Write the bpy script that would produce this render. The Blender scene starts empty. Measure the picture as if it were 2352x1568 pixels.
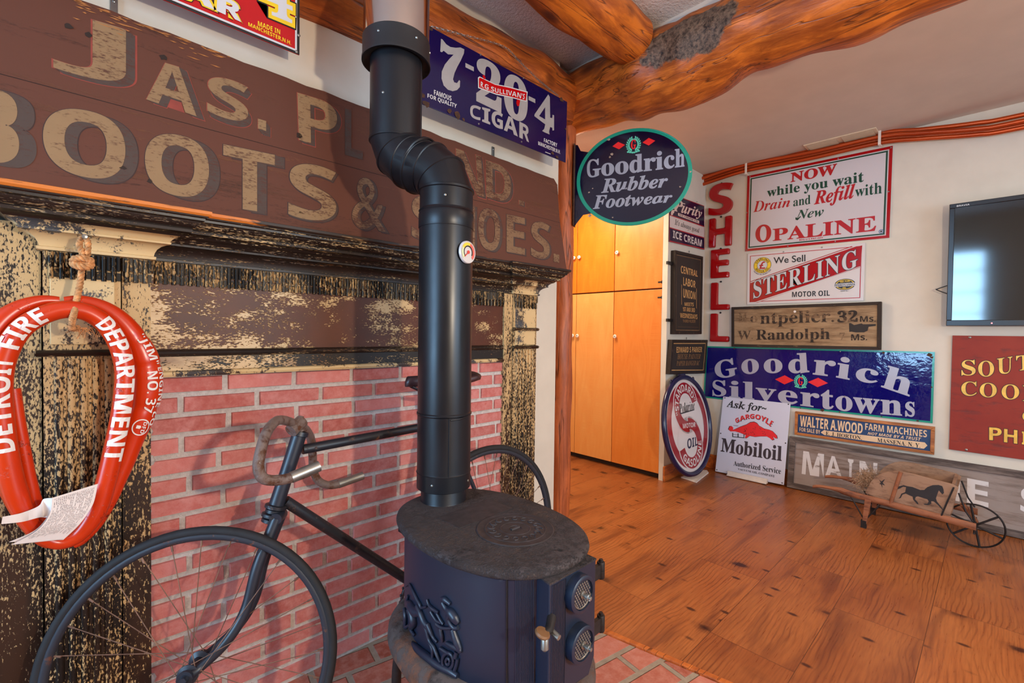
import bpy, math, random
from mathutils import Vector, Matrix
random.seed(7)
SC = bpy.context.scene
COL = SC.collection
def srgb(c):
    o = []
    for v in c[:3]:
        v = v/255.0
        o.append(v/12.92 if v <= .04045 else ((v+.055)/1.055)**2.4)
    return (o[0], o[1], o[2], 1.0)
# ---------------------------------------------------------------- camera (two vanishing points of the photo: the room's two wall directions)
FPX, CX, CY, EYE = 1058.0, 1176.0, 784.0, 1.2
d1 = Vector((2289-CX, 778-CY, FPX)).normalized()
d2 = Vector((170-CX, 750-CY, FPX)); d2 = (d2 - d1*d1.dot(d2)).normalized()
up = d1.cross(d2)
if up.y > 0: up = -up
RM = Matrix((d1, d2, up))
CAMP = Vector((0, 0, EYE))
cd = bpy.data.cameras.new('camera'); cd.lens = 36*FPX/2352; cd.sensor_width = 36; cd.clip_start = .02
cam = bpy.data.objects.new('camera', cd); COL.objects.link(cam)
r_, u_, f_ = RM @ Vector((1, 0, 0)), RM @ Vector((0, -1, 0)), RM @ Vector((0, 0, 1))
cam.matrix_world = Matrix(((r_.x, u_.x, -f_.x, 0), (r_.y, u_.y, -f_.y, 0), (r_.z, u_.z, -f_.z, EYE), (0, 0, 0, 1)))
SC.camera = cam
# ---------------------------------------------------------------- world, lights, exposure
SC.view_settings.view_transform = 'Standard'; SC.view_settings.look = 'None'
SC.view_settings.exposure = 0.55; SC.view_settings.gamma = 1.0
w = bpy.data.worlds.new('world'); SC.world = w; w.use_nodes = True
w.node_tree.nodes['Background'].inputs[0].default_value = (.55, .8, 1.0, 1)
w.node_tree.nodes['Background'].inputs[1].default_value = 1.2
def light(name, typ, loc, energy, col, target=None, **k):
    d = bpy.data.lights.new(name, typ); d.energy = energy; d.color = col
    for a, v in k.items(): setattr(d, a, v)
    o = bpy.data.objects.new(name, d); COL.objects.link(o); o.location = loc
    if target is not None:
        o.rotation_euler = (Vector(target)-Vector(loc)).to_track_quat('-Z', 'Y').to_euler()
    return o
light('rear_window_daylight', 'AREA', (-2.75, .75, 1.55), 170, (.36, .66, 1.0), (0, .75, 1.45), shape='RECTANGLE', size=1.9, size_y=1.7)
light('side_window_daylight', 'AREA', (1.9, -3.35, 1.6), 75, (.50, .74, 1.0), (1.9, 0, 1.3), shape='RECTANGLE', size=2.4, size_y=1.7)
light('standing_lamp', 'POINT', (.62, -1.0, 1.45), 84, (1.0, .83, .62), shadow_soft_size=.04)
light('ceiling_fill', 'AREA', (2.2, -.6, 2.55), 20, (1.0, .84, .66), (2.2, -.6, 0), shape='DISK', size=1.2)  # added warm ambient fill from overhead, no fixture behind it
light('hall_lamp', 'AREA', (2.75, 2.55, 2.5), 27, (1.0, .82, .60), (2.9, 2.4, 0), shape='DISK', size=.7)
# ---------------------------------------------------------------- helpers: pixels of the 2352x1568 photo to points on real planes
def ray(x, y): return RM @ Vector(((x-CX)/FPX, (y-CY)/FPX, 1.0))
def onX(x, y, X): d = ray(x, y); return CAMP + d*(X/d.x)
def onY(x, y, Y): d = ray(x, y); return CAMP + d*(Y/d.y)
def onZ(x, y, Z): d = ray(x, y); return CAMP + d*((Z-EYE)/d.z)
def crop(s, ox, oy): return lambda x, y: (x/s+ox, y/s+oy)
class Plane:
    def __init__(s, O, U, V):
        s.O = Vector(O); s.U = Vector(U).normalized(); V = Vector(V); s.V = (V-s.U*s.U.dot(V)).normalized(); s.N = s.U.cross(s.V)
    def px(s, x, y):
        d = ray(x, y); p = CAMP + d*((s.O-CAMP).dot(s.N)/d.dot(s.N)) - s.O
        return (p.dot(s.U), p.dot(s.V))
    def w(s, u, v, d=0): return s.O + s.U*u + s.V*v + s.N*d
def XP(X): return Plane((X, 0, 0), (0, -1, 0), (0, 0, 1))
def YP(Y): return Plane((0, Y, 0), (1, 0, 0), (0, 0, 1))
# ---------------------------------------------------------------- mesh builder
class MB:
    def __init__(s): s.v = []; s.f = []; s.m = []; s.cur = 0
    def add(s, vs, fs):
        o = len(s.v); s.v += [Vector(v) for v in vs]; s.f += [tuple(i+o for i in f) for f in fs]; s.m += [s.cur]*len(fs); return s
    def box(s, x0, x1, y0, y1, z0, z1):
        vs = [(x, y, z) for x in (x0, x1) for y in (y0, y1) for z in (z0, z1)]
        return s.add(vs, [(0, 1, 3, 2), (4, 6, 7, 5), (0, 4, 5, 1), (2, 3, 7, 6), (0, 2, 6, 4), (1, 5, 7, 3)])
    def obox(s, c, a, b, d):
        c, a, b, d = map(Vector, (c, a, b, d))
        vs = [c+a*i+b*j+d*k for i in (-1, 1) for j in (-1, 1) for k in (-1, 1)]
        return s.add(vs, [(0, 1, 3, 2), (4, 6, 7, 5), (0, 4, 5, 1), (2, 3, 7, 6), (0, 2, 6, 4), (1, 5, 7, 3)])
    def tube(s, path, r, n=12, closed=False, caps=True, ref=None, flat=1.0, twist=None):
        P = [Vector(p) for p in path]; L = len(P)
        R = r if isinstance(r, (list, tuple)) else [r]*L
        F = flat if isinstance(flat, (list, tuple)) else [flat]*L
        ref = Vector(ref) if ref is not None else None; prev = None; vs = []
        for i, p in enumerate(P):
            if closed: t = P[(i+1) % L]-P[i-1]
            else: t = P[min(i+1, L-1)]-P[max(i-1, 0)]
            t = t.normalized() if t.length > 1e-9 else Vector((0, 0, 1))
            if ref is not None: a = ref-t*ref.dot(t)
            elif prev is None:
                a = Vector((0, 0, 1)) if abs(t.z) < .9 else Vector((1, 0, 0)); a = a-t*a.dot(t)
            else: a = prev-t*prev.dot(t)
            a.normalize(); prev = a; b = t.cross(a)
            for k in range(n):
                q = 2*math.pi*k/n + (twist*i if twist else 0)
                vs.append(p + a*(math.cos(q)*R[i]*F[i]) + b*(math.sin(q)*R[i]))
        fs = []
        for i in range(L if closed else L-1):
            j = (i+1) % L
            for k in range(n):
                m = (k+1) % n
                fs.append((i*n+k, i*n+m, j*n+m, j*n+k))
        if caps and not closed: fs += [tuple(range(n-1, -1, -1)), tuple(range((L-1)*n, L*n))]
        return s.add(vs, fs)
    def cyl(s, p0, p1, r, r1=None, n=20, caps=True): return s.tube([p0, p1], [r, r if r1 is None else r1], n, caps=caps)
    def lathe(s, prof, O, axis, n=28, caps=True):
        O = Vector(O); ax = Vector(axis).normalized(); a = Vector((1, 0, 0)) if abs(ax.x) < .8 else Vector((0, 1, 0)); a = (a-ax*a.dot(ax)).normalized(); b = ax.cross(a)
        vs = [O+ax*z+(a*math.cos(2*math.pi*k/n)+b*math.sin(2*math.pi*k/n))*r for r, z in prof for k in range(n)]
        fs = [(i*n+k, i*n+(k+1) % n, (i+1)*n+(k+1) % n, (i+1)*n+k) for i in range(len(prof)-1) for k in range(n)]
        if caps: fs += [tuple(range(n-1, -1, -1)), tuple(range((len(prof)-1)*n, len(prof)*n))]
        return s.add(vs, fs)
    def prism(s, front, depth):
        front = [Vector(p) for p in front]; depth = Vector(depth); n = len(front)
        nrm = Vector((0, 0, 0))
        for i in range(n): nrm += front[i].cross(front[(i+1) % n])
        if nrm.dot(depth) > 0: front = front[::-1]
        back = [p+depth for p in front]
        return s.add(front+back, [tuple(range(n)), tuple(range(2*n-1, n-1, -1))] + [(i, i+n, (i+1) % n+n, (i+1) % n) for i in range(n)])
    def loft(s, rings, caps=True, closed=True):
        n = len(rings[0]); vs = [p for r in rings for p in r]
        fs = [(i*n+k, i*n+(k+1) % n, (i+1)*n+(k+1) % n, (i+1)*n+k) for i in range(len(rings)-1) for k in range(n if closed else n-1)]
        if caps: fs += [tuple(range(n-1, -1, -1)), tuple(range((len(rings)-1)*n, len(rings)*n))]
        return s.add(vs, fs)
    def flat(s, pts): return s.add(pts, [tuple(range(len(pts)))])
    def ball(s, c, r, n=10, sc=(1, 1, 1)):
        c = Vector(c); vs = []; m = n//2
        for i in range(m+1):
            t = math.pi*i/m
            for k in range(n):
                q = 2*math.pi*k/n; vs.append(c+Vector((math.sin(t)*math.cos(q)*r*sc[0], math.sin(t)*math.sin(q)*r*sc[1], math.cos(t)*r*sc[2])))
        return s.add(vs, [(i*n+k, (i+1)*n+k, (i+1)*n+(k+1) % n, i*n+(k+1) % n) for i in range(m) for k in range(n)])
def wloc(o):
    p = Vector((0, 0, 0))
    while o: p += o.location; o = o.parent
    return p
def build(name, mb, mat, parent=None, smooth=35, bevel=0, label=None, kind=None):
    off = wloc(parent) if parent else Vector((0, 0, 0))
    me = bpy.data.meshes.new(name); me.from_pydata([tuple(v-off) for v in mb.v], [], mb.f)
    mats = mat if isinstance(mat, (list, tuple)) else [mat]
    for m in mats: me.materials.append(m)
    if len(mats) > 1: me.polygons.foreach_set('material_index', mb.m)
    if smooth:
        me.polygons.foreach_set('use_smooth', [True]*len(me.polygons)); me.set_sharp_from_angle(angle=math.radians(smooth))
    me.update()
    o = bpy.data.objects.new(name, me); COL.objects.link(o)
    if parent: o.parent = parent
    if bevel:
        b = o.modifiers.new('bevel', 'BEVEL'); b.width = bevel; b.segments = 2; b.limit_method = 'ANGLE'; b.angle_limit = math.radians(40)
    if label: o['label'] = label
    if kind: o['kind'] = kind
    return o
def thing(name, label, cat, loc, group=None):
    o = bpy.data.objects.new(name, None); COL.objects.link(o); o.location = loc; o.empty_display_size = .05
    o['label'] = label; o['category'] = cat
    if group: o['group'] = group
    return o
def tag(o, label, cat, group=None):
    o['label'] = label; o['category'] = cat
    if group: o['group'] = group
    return o
def spline(pts, n=8, closed=False):
    P = [Vector(p) for p in pts]; L = len(P); out = []
    for i in range(L if closed else L-1):
        if closed: a, b, c, d = P[i-1], P[i], P[(i+1) % L], P[(i+2) % L]
        else: a, b, c, d = P[max(i-1, 0)], P[i], P[i+1], P[min(i+2, L-1)]
        for k in range(n):
            t = k/n
            out.append(.5*((2*b)+(c-a)*t+(2*a-5*b+4*c-d)*t*t+(3*b-a-3*c+d)*t**3))
    if not closed: out.append(P[-1])
    return out
def interp(ts, vs, t):
    if t <= ts[0]: return vs[0]
    for i in range(len(ts)-1):
        if t <= ts[i+1]:
            k = (t-ts[i])/(ts[i+1]-ts[i]); return vs[i]*(1-k)+vs[i+1]*k
    return vs[-1]
# ---------------------------------------------------------------- materials
class MT:
    def __init__(s, name, rough=.5, metal=0., spec=.5, col=None):
        s.m = bpy.data.materials.new(name); s.m.use_nodes = True; s.nt = s.m.node_tree; s.b = s.nt.nodes['Principled BSDF']
        s.b.inputs['Roughness'].default_value = rough; s.b.inputs['Metallic'].default_value = metal; s.b.inputs['Specular IOR Level'].default_value = spec
        if col: s.b.inputs['Base Color'].default_value = srgb(col)
    def st(s, inp, v):
        if isinstance(v, bpy.types.NodeSocket): s.nt.links.new(v, inp)
        else: inp.default_value = v
    def n(s, t, ins=None, **p):
        nd = s.nt.nodes.new('ShaderNode'+t)
        for k, v in p.items(): setattr(nd, k, v)
        for k, v in (ins or {}).items(): s.st(nd.inputs[k], v)
        return nd
    def co(s, scale=(1, 1, 1), loc=(0, 0, 0), rot=(0, 0, 0)):
        t = s.n('TexCoord'); return s.n('Mapping', {'Vector': t.outputs['Object'], 'Scale': scale, 'Location': loc, 'Rotation': rot}).outputs[0]
    def noise(s, co, scale, detail=4, rough=.55, dist=0): return s.n('TexNoise', {'Vector': co, 'Scale': scale, 'Detail': detail, 'Roughness': rough, 'Distortion': dist}).outputs['Fac']
    def vor(s, co, scale, feat='F1', rand=1): return s.n('TexVoronoi', {'Vector': co, 'Scale': scale, 'Randomness': rand}, feature=feat).outputs['Distance']
    def ramp(s, fac, stops, interp='LINEAR'):
        r = s.n('ValToRGB', {'Fac': fac}); cr = r.color_ramp; cr.interpolation = interp
        while len(cr.elements) < len(stops): cr.elements.new(.5)
        for e, (p, c) in zip(cr.elements, stops):
            e.position = p; e.color = (c, c, c, 1) if not isinstance(c, (tuple, list)) else srgb(c)
        return r.outputs['Color']
    def mix(s, fac, a, b, mode='MIX'):
        a = srgb(a) if isinstance(a, (tuple, list)) else a; b = srgb(b) if isinstance(b, (tuple, list)) else b
        nd = s.nt.nodes.new('ShaderNodeMixRGB'); nd.blend_type = mode
        s.st(nd.inputs[0], fac); s.st(nd.inputs[1], a); s.st(nd.inputs[2], b); return nd.outputs[0]
    def math(s, op, a, b=0.): 
        nd = s.n('Math', operation=op); s.st(nd.inputs[0], a); s.st(nd.inputs[1], b); return nd.outputs[0]
    def sep(s, co): return s.n('SeparateXYZ', {0: co}).outputs
    def color(s, v): s.st(s.b.inputs['Base Color'], v if isinstance(v, bpy.types.NodeSocket) else srgb(v)); return s
    def rough(s, v): s.st(s.b.inputs['Roughness'], v); return s
    def bump(s, h, strength=.3, dist=.01):
        s.st(s.b.inputs['Normal'], s.n('Bump', {'Height': h, 'Strength': strength, 'Distance': dist}).outputs[0]); return s
def plain(name, col, rough=.5, metal=0., var=.08, scale=20, bump=0, spec=.5):
    t = MT(name, rough, metal, spec); n = t.noise(t.co(), scale, 5)
    lo = tuple(max(0, c*(1-var)) for c in col); hi = tuple(min(255, c*(1+var)) for c in col)
    t.color(t.ramp(n, [(.3, lo), (.7, hi)]))
    if bump: t.bump(n, bump, .005)
    return t.m
def enamel(name, col, rough=.16, wav=.04):
    t = MT(name, rough); n = t.noise(t.co(), 14, 3); g = t.noise(t.co(), 60, 6, .7)
    t.color(t.mix(t.ramp(g, [(.66, 0.), (.80, .35)]), col, tuple(c*.72+18 for c in col)))
    t.bump(n, wav, .02); return t.m
def worn(name, col, under, thr=.5, soft=.06, stretch=(1, 1, 1), scale=30, rough=.6, bump=.3, patch=.0, under2=None, col2=None, spec=.3, fine=0., grad=None):
    """old paint flaked to what lies below"""
    t = MT(name, rough, 0, spec); a = t.noise(t.co(stretch), scale, 9, .68); b = t.noise(t.co(tuple(x**.5 for x in stretch)), 5, 4)
    if fine: a = t.math('ADD', t.math('MULTIPLY', a, 1-fine), t.math('MULTIPLY', t.noise(t.co(tuple(max(x, .38) for x in stretch)), 230, 5, .6), fine))
    f = t.math('ADD', a, t.math('MULTIPLY', t.math('SUBTRACT', b, .5), patch))
    if grad: f = t.math('ADD', f, t.n('MapRange', {'Value': t.sep(t.n('TexCoord').outputs['Object'])[grad[4] if len(grad) > 4 else 2], 'From Min': grad[0], 'From Max': grad[1], 'To Min': grad[2], 'To Max': grad[3]}).outputs[0])
    m = t.ramp(f, [(thr-soft, 0.), (thr+soft, 1.)])
    c = col if not col2 else t.mix(t.noise(t.co(), 7, 5), col, col2)
    u = under if not under2 else t.mix(t.ramp(t.noise(t.co(stretch, (3, 1, 2)), 8, 5), [(.42, 0.), (.58, 1.)]), under, under2)
    t.color(t.mix(m, u, c)); t.rough(t.ramp(m, [(0, rough*.75), (1, rough)])); t.bump(m, bump, .004); return t.m
def logwood(name, axis, light=(198, 104, 36), dark=(112, 48, 15), bark=None):
    t = MT(name, .42, 0, .4); sc = [1, 1, 1]; sc[axis] = .16
    a = t.noise(t.co(tuple(sc)), 26, 8, .65, .5); b = t.noise(t.co(), 5, 5, .6)
    c = t.ramp(a, [(.30, dark), (.48, tuple((x+y)/2 for x, y in zip(light, dark))), (.62, light)])
    c = t.mix(t.ramp(b, [(.50, 0.), (.75, .6)]), c, dark)
    sk = [1, 1, 1]; sk[axis] = .6; v = t.vor(t.co(tuple(sk)), 4.6)
    kn = t.ramp(v, [(.07, 1.), (.13, .55), (.17, 0.)]); c = t.mix(kn, c, (92, 40, 14))
    crk = t.noise(t.co(tuple(x if i != axis else .06 for i, x in enumerate((1, 1, 1)))), 16, 3, .5, .3)
    ck = t.ramp(crk, [(.485, 0.), (.5, .8), (.512, 0.)]); c = t.mix(ck, c, (60, 26, 10))
    h = t.math('SUBTRACT', a, t.math('MULTIPLY', ck, .8))
    if bark:
        cen, rad = bark
        g = t.n('VectorMath', {0: t.n('TexCoord').outputs['Object'], 1: cen}, operation='SUBTRACT').outputs[0]
        g = t.n('VectorMath', {0: g, 1: (1/rad[0], 1/rad[1], 1/rad[2])}, operation='MULTIPLY').outputs[0]
        ln = t.n('VectorMath', {0: g}, operation='LENGTH').outputs['Value']
        ln = t.math('ADD', ln, t.math('MULTIPLY', t.math('SUBTRACT', t.noise(t.co(), 14, 5), .5), .9))
        mk = t.ramp(ln, [(.86, 1.), (.96, 0.)]); bn = t.noise(t.co(), 55, 8, .75)
        c = t.mix(mk, c, t.ramp(bn, [(.38, (38, 26, 20)), (.6, (120, 96, 78))])); h = t.mix(mk, h, bn)
    t.color(c); t.bump(h, .35, .01); return t.m
# ---------------------------------------------------------------- lettering: glyph meshes fitted to quads, arcs or curves on a plane
STY = {'se': (0x1D400, 0x1D41A, 0x1D7CE), 'si': (0x1D468, 0x1D482, 0x1D7CE), 'it': (0x1D434, 0x1D44E, None), 'sc': (0x1D4D0, 0x1D4EA, None),
       'sb': (0x1D5D4, 0x1D5EE, 0x1D7EC), 'sbi': (0x1D63C, 0x1D656, 0x1D7EC), 'mo': (0x1D670, 0x1D68A, 0x1D7F6)}
def enc(s, st):
    if st == 'sans': return s
    U, l, D = STY[st]; o = ''
    for ch in s:
        if 'A' <= ch <= 'Z': o += chr(U+ord(ch)-65)
        elif ch == 'h' and st == 'it': o += '\u210E'
        elif 'a' <= ch <= 'z': o += chr(l+ord(ch)-97)
        elif ch.isdigit() and D: o += chr(D+int(ch))
        else: o += ch
    return o
_gl = {}
def glyphs(text, style, bold=0., shear=0., space=1.):
    k = (text, style, bold, shear, space)
    if k in _gl: return _gl[k]
    c = bpy.data.curves.new('lettering', 'FONT'); c.body = enc(text, style); c.size = 1; c.offset = bold; c.shear = shear; c.space_character = space; c.resolution_u = 5
    o = bpy.data.objects.new('lettering', c); COL.objects.link(o)
    dg = bpy.context.evaluated_depsgraph_get(); me = bpy.data.meshes.new_from_object(o.evaluated_get(dg))
    r = ([(v.co.x, v.co.y) for v in me.vertices], [tuple(p.vertices) for p in me.polygons])
    bpy.data.objects.remove(o); bpy.data.curves.remove(c); bpy.data.meshes.remove(me); _gl[k] = r; return r
def lettermap(mb, text, style, fn, bold=0., base=None, shear=0., space=1.):
    """fn(u, v) -> world point; u, v run 0..1 over the string's bounding box (of the unemboldened string)"""
    vs, fs = glyphs(text, style, bold, shear, space)
    b0 = glyphs(text, style, base if base is not None else bold, shear, space)[0]
    x0, x1 = min(v[0] for v in b0), max(v[0] for v in b0); y0, y1 = min(v[1] for v in b0), max(v[1] for v in b0)
    mb.add([fn((x-x0)/(x1-x0), (y-y0)/(y1-y0)) for x, y in vs], fs)
def curve_at(P, t):
    n = len(P)
    if n == 2: return (P[0][0]*(1-t)+P[1][0]*t, P[0][1]*(1-t)+P[1][1]*t)
    x = t*(n-1); i = min(int(x), n-2) if x > 0 else 0; k = x-i
    a, b, c, d = P[max(i-1, 0)], P[i], P[i+1], P[min(i+2, n-1)]
    return tuple(.5*(2*b[j]+(c[j]-a[j])*k+(2*a[j]-5*b[j]+4*c[j]-d[j])*k*k+(3*b[j]-a[j]-3*c[j]+d[j])*k**3) for j in (0, 1))
class Sign:
    def __init__(s, name, label, cat, plane, corners, cr=lambda x, y: (x, y), base=None, group=None):
        s.p = plane; s.cr = cr; s.q = [plane.px(*cr(*c)) for c in corners]
        us = [a for a, b in s.q]; vs = [b for a, b in s.q]; s.u0, s.u1, s.v0, s.v1 = min(us), max(us), min(vs), max(vs)
        loc = base if base else plane.w((s.u0+s.u1)/2, s.v0, 0)
        s.root = thing(name, label, cat, loc, group); s.L = {}; s.items = []; s.G = None
    def uv(s, x, y): return s.p.px(*s.cr(x, y))
    def slab(s, name, q, thick, mat, d=0., bevel=0, parent=None, label=None):
        mb = MB(); mb.prism([s.p.w(u, v, d) for u, v in q], s.p.N*-thick)
        return build(name, mb, mat, parent or s.root, 35, bevel, label)
    def lay(s, mat, d=.0012): 
        if s.G:
            if mat not in s.G[2]: s.G[2].append(mat)
            s.G[1].cur = s.G[2].index(mat); return s.G[1]
        k = (mat.name, round(d, 5))
        if k not in s.L: s.L[k] = (MB(), mat)
        return s.L[k][0]
    def group(s, name=None):
        s.G = None
        if name: s.G = (name, MB(), []); s.items.append(s.G)
    def one(s, text, mat, d):
        if s.G: return s.lay(mat, d)
        it = ('lettering' if len(text) > 1 else 'letter', MB(), [mat]); s.items.append(it); return it[1]
    def text(s, text, style, top, bot, mat, d=.0014, bold=0., base=0., shear=0., space=1.):
        T = [s.uv(*p) for p in top]; B = [s.uv(*p) for p in bot]
        def fn(u, v):
            a = curve_at(T, u); b = curve_at(B, u); return s.p.w(b[0]+(a[0]-b[0])*v, b[1]+(a[1]-b[1])*v, d)
        lettermap(s.one(text, mat, d), text, style, fn, bold, base, shear, space)
    def quad(s, text, style, tl, tr, br, bl, mat, **k): s.text(text, style, [tl, tr], [bl, br], mat, **k)
    def arc(s, text, style, c, r0, r1, a0, a1, mat, d=.0014, bold=0., base=0., flip=False, sq=1.0):
        """ring lettering in plane units: baseline radius r0, cap radius r1, from angle a0 to a1 (degrees)"""
        def fn(u, v):
            a = math.radians(a0+(a1-a0)*u); r = r0+(r1-r0)*v
            return s.p.w(c[0]+math.cos(a)*r, c[1]+math.sin(a)*r*sq, d)
        lettermap(s.one(text, mat, d), text, style, fn, bold, base)
    def poly(s, pts, mat, d=.0008, px=True): s.lay(mat, d).flat([s.p.w(*(s.uv(*p) if px else p), d) for p in pts])
    def band(s, q, width, mat, d=.0008, inset=0.):
        """a border line following quad q (plane units, order tl tr br bl), inset from its edge"""
        c = (sum(a for a, b in q)/4, sum(b for a, b in q)/4)
        def ins(k):
            return [(a+(k if a < c[0] else -k), b+(k if b < c[1] else -k)) for a, b in q]
        o, i = ins(inset), ins(inset+width); mb = s.lay(mat, d)
        for k in range(4):
            j = (k+1) % 4; mb.flat([s.p.w(*o[k], d), s.p.w(*o[j], d), s.p.w(*i[j], d), s.p.w(*i[k], d)])
    def ell(s, c, rx, ry, mat, d=.0010, n=40, inner=None, a0=0, a1=360):
        mb = s.lay(mat, d); ring = [math.radians(a0+(a1-a0)*k/n) for k in range(n+(0 if a1-a0 == 360 else 1))]
        if inner is None: mb.flat([s.p.w(c[0]+math.cos(q)*rx, c[1]+math.sin(q)*ry, d) for q in ring]); return
        m = len(ring)
        for k in range(m if a1-a0 == 360 else m-1):
            q, z = ring[k], ring[(k+1) % m]
            mb.flat([s.p.w(c[0]+math.cos(t)*rx*f, c[1]+math.sin(t)*ry*f, d) for t, f in ((q, 1), (z, 1), (z, inner), (q, inner))])
    def frame(s, q, width, proud, mat, depth, bevel=.002, name='frame'):
        """four mitred rails around quad q (plane units tl tr br bl)"""
        c = (sum(a for a, b in q)/4, sum(b for a, b in q)/4)
        i = [(a+(width if a < c[0] else -width), b+(width if b < c[1] else -width)) for a, b in q]; mb = MB()
        for k in range(4):
            j = (k+1) % 4; mb.prism([s.p.w(*q[k], proud), s.p.w(*q[j], proud), s.p.w(*i[j], proud), s.p.w(*i[k], proud)], s.p.N*-(depth+proud))
        build(name, mb, mat, s.root, 35, bevel); return i
    def screws(s, pts, r=.006, mat=None, px=True, d=0.):
        for p in pts:
            u, v = s.uv(*p) if px else p; mb = MB(); mb.lathe([(r, 0), (r, .002), (r*.6, .004), (.0005, .0045)], s.p.w(u, v, d), s.p.N, 10); build('screw', mb, mat or STEEL, s.root)
    def chips(s, spots, mat, d=.0022):
        for x, y, r in spots:
            u, v = s.uv(x, y); n = 9
            s.lay(mat, d).flat([s.p.w(u+math.cos(6.283*k/n)*r*random.uniform(.5, 1.2), v+math.sin(6.283*k/n)*r*random.uniform(.4, 1.), d) for k in range(n)])
    def done(s, names=None):
        for nm, mb, mats in s.items:
            if mb.v: build(nm, mb, mats, s.root, 0)
        for (mn, d), (mb, mat) in sorted(s.L.items(), key=lambda t: t[0][1]):
            if mb.v: build((names or {}).get(mn, 'rust_chips' if 'chip' in mn else 'painted_design'), mb, mat, s.root, 0)
def laurel(s, c, R, green, red, d=.0012, diamonds=True, letter=True):
    """two leafy branches round a red letter"""
    s.group('emblem')
    for sg in (-1, 1):
        for k in range(9):
            a = math.radians(-75+k*17); x = c[0]+sg*math.cos(a)*R*.62; y = c[1]+math.sin(a)*R*.75
            for da in (-.75, .75):
                b = a+math.pi/2+da*.9; dx, dy = sg*math.cos(b), math.sin(b); l = R*.36; wd = R*.10
                px, py = -dy, dx
                pts = [(x, y), (x+dx*l*.5+px*wd, y+dy*l*.5+py*wd), (x+dx*l, y+dy*l), (x+dx*l*.5-px*wd, y+dy*l*.5-py*wd)]
                s.lay(green, d+.0001*(k % 2)).flat([s.p.w(u, v, d+.0001*(k % 2)) for u, v in pts])
        for k in range(3):
            s.ell((c[0]+sg*R*(.1+.25*k), c[1]-R*(.95-.06*k)), R*.16, R*.10, green, d+.0002, 10)
    if letter:
        lettermap(s.lay(red, d+.0004), 'G', 'se', lambda u, v: s.p.w(c[0]+(u-.5)*R*.55, c[1]+(v-.5)*R*1.05, d+.0004), .02, 0)
    s.group()
# ---------------------------------------------------------------- shared materials
STEEL = plain('steel', (150, 148, 142), .35, .8)
BLACKIRON = plain('black_iron', (34, 30, 30), .55, .3, .25, 40, .3)
WALLM = plain('wall_paint', (212, 203, 188), .85, 0, .02, 6)
CEILM = plain('ceiling_paint', (204, 186, 172), .9, 0, .02, 5)
t = MT('textured_ceiling', .95); n_ = t.noise(t.co(), 75, 4, .6); t.color((214, 204, 200)); t.bump(n_, .6, .012); CEILT = t.m
# floor: three strip boards 0.3 m wide running along X
t = MT('wood_floor', .30, 0, .45)
cf = t.co((1, 1, 1), (0, -.17, 0))
def fbrick(co, c1, c2, mort, ms, bw, rh, off=.5):
    return t.n('TexBrick', {'Vector': co, 'Color1': c1, 'Color2': c2, 'Mortar': mort, 'Scale': 1., 'Mortar Size': ms, 'Mortar Smooth': .1, 'Bias': 0., 'Brick Width': bw, 'Row Height': rh}, offset=off, offset_frequency=2)
b1 = fbrick(cf, (0, 0, 0, 1), (1, 1, 1, 1), (.5, .5, .5, 1), .0012, .93, .30, .38)
rnd = b1.outputs['Color']
sh = t.n('VectorMath', {0: rnd, 1: (7.3, 3.1, 5.7)}, operation='MULTIPLY').outputs[0]
gco = t.n('VectorMath', {0: cf, 1: sh}, operation='ADD').outputs[0]
gs = t.n('Mapping', {'Vector': gco, 'Scale': (.9, 7, 1)}).outputs[0]
wn = t.noise(gs, 1.6, 3, .5, .6)
rings = t.n('TexWave', {'Vector': t.n('Mapping', {'Vector': gco, 'Scale': (.8, 1, 1)}).outputs[0], 'Scale': 17., 'Distortion': 20., 'Detail': 2.5, 'Detail Scale': .15, 'Detail Roughness': .5}, wave_type='BANDS', bands_direction='Y').outputs['Fac']
fine = t.noise(t.n('Mapping', {'Vector': gco, 'Scale': (3, 60, 1)}).outputs[0], 3, 6, .6)
tone = t.noise(t.n('Mapping', {'Vector': gco, 'Scale': (1, 1.6, 1)}).outputs[0], 2.2, 4, .6)
tone2 = t.noise(t.n('Mapping', {'Vector': gco, 'Scale': (1, 2, 1), 'Location': (3, 8, 1)}).outputs[0], 2.8, 3, .5)
c = t.mix(rnd, (142, 76, 36), (170, 96, 47)); c = t.mix(t.ramp(tone, [(.35, 0.), (.65, .6)]), c, (180, 110, 58))
c = t.mix(t.math('MULTIPLY', t.ramp(rings, [(.02, .75), (.20, .25), (.38, 0.)]), t.ramp(tone2, [(.40, .08), (.64, .7)])), c, (92, 40, 18))
c = t.mix(t.ramp(fine, [(.35, .40), (.6, 0.)]), c, (112, 52, 26))
c = t.mix(t.ramp(wn, [(.52, 0.), (.70, .65)]), c, (92, 42, 24))
kn = t.vor(t.n('Mapping', {'Vector': gco, 'Scale': (1.5, 1, 1)}).outputs[0], 3.4); kn = t.math('ADD', kn, t.math('MULTIPLY', t.math('SUBTRACT', t.noise(t.n('Mapping', {'Vector': gco, 'Scale': (3, 1, 1)}).outputs[0], 9, 4), .5), .24))
c = t.mix(t.ramp(kn, [(.04, .95), (.09, .65), (.12, .3), (.24, 0.)]), c, (50, 20, 14))
kn2 = t.vor(t.n('Mapping', {'Vector': gco, 'Scale': (2.0, 1, 1), 'Location': (4, 2, 0)}).outputs[0], 5.0)
c = t.mix(t.ramp(kn2, [(.07, .85), (.12, .2), (.16, 0.)]), c, (50, 20, 13))
c = t.mix(t.math('MULTIPLY', b1.outputs['Fac'], .75), c, (52, 24, 13))
t.color(c); t.rough(t.ramp(fine, [(.3, .26), (.7, .38)])); t.bump(t.math('SUBTRACT', t.math('MULTIPLY', fine, .2), b1.outputs['Fac']), .12, .003); FLOORM = t.m
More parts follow.
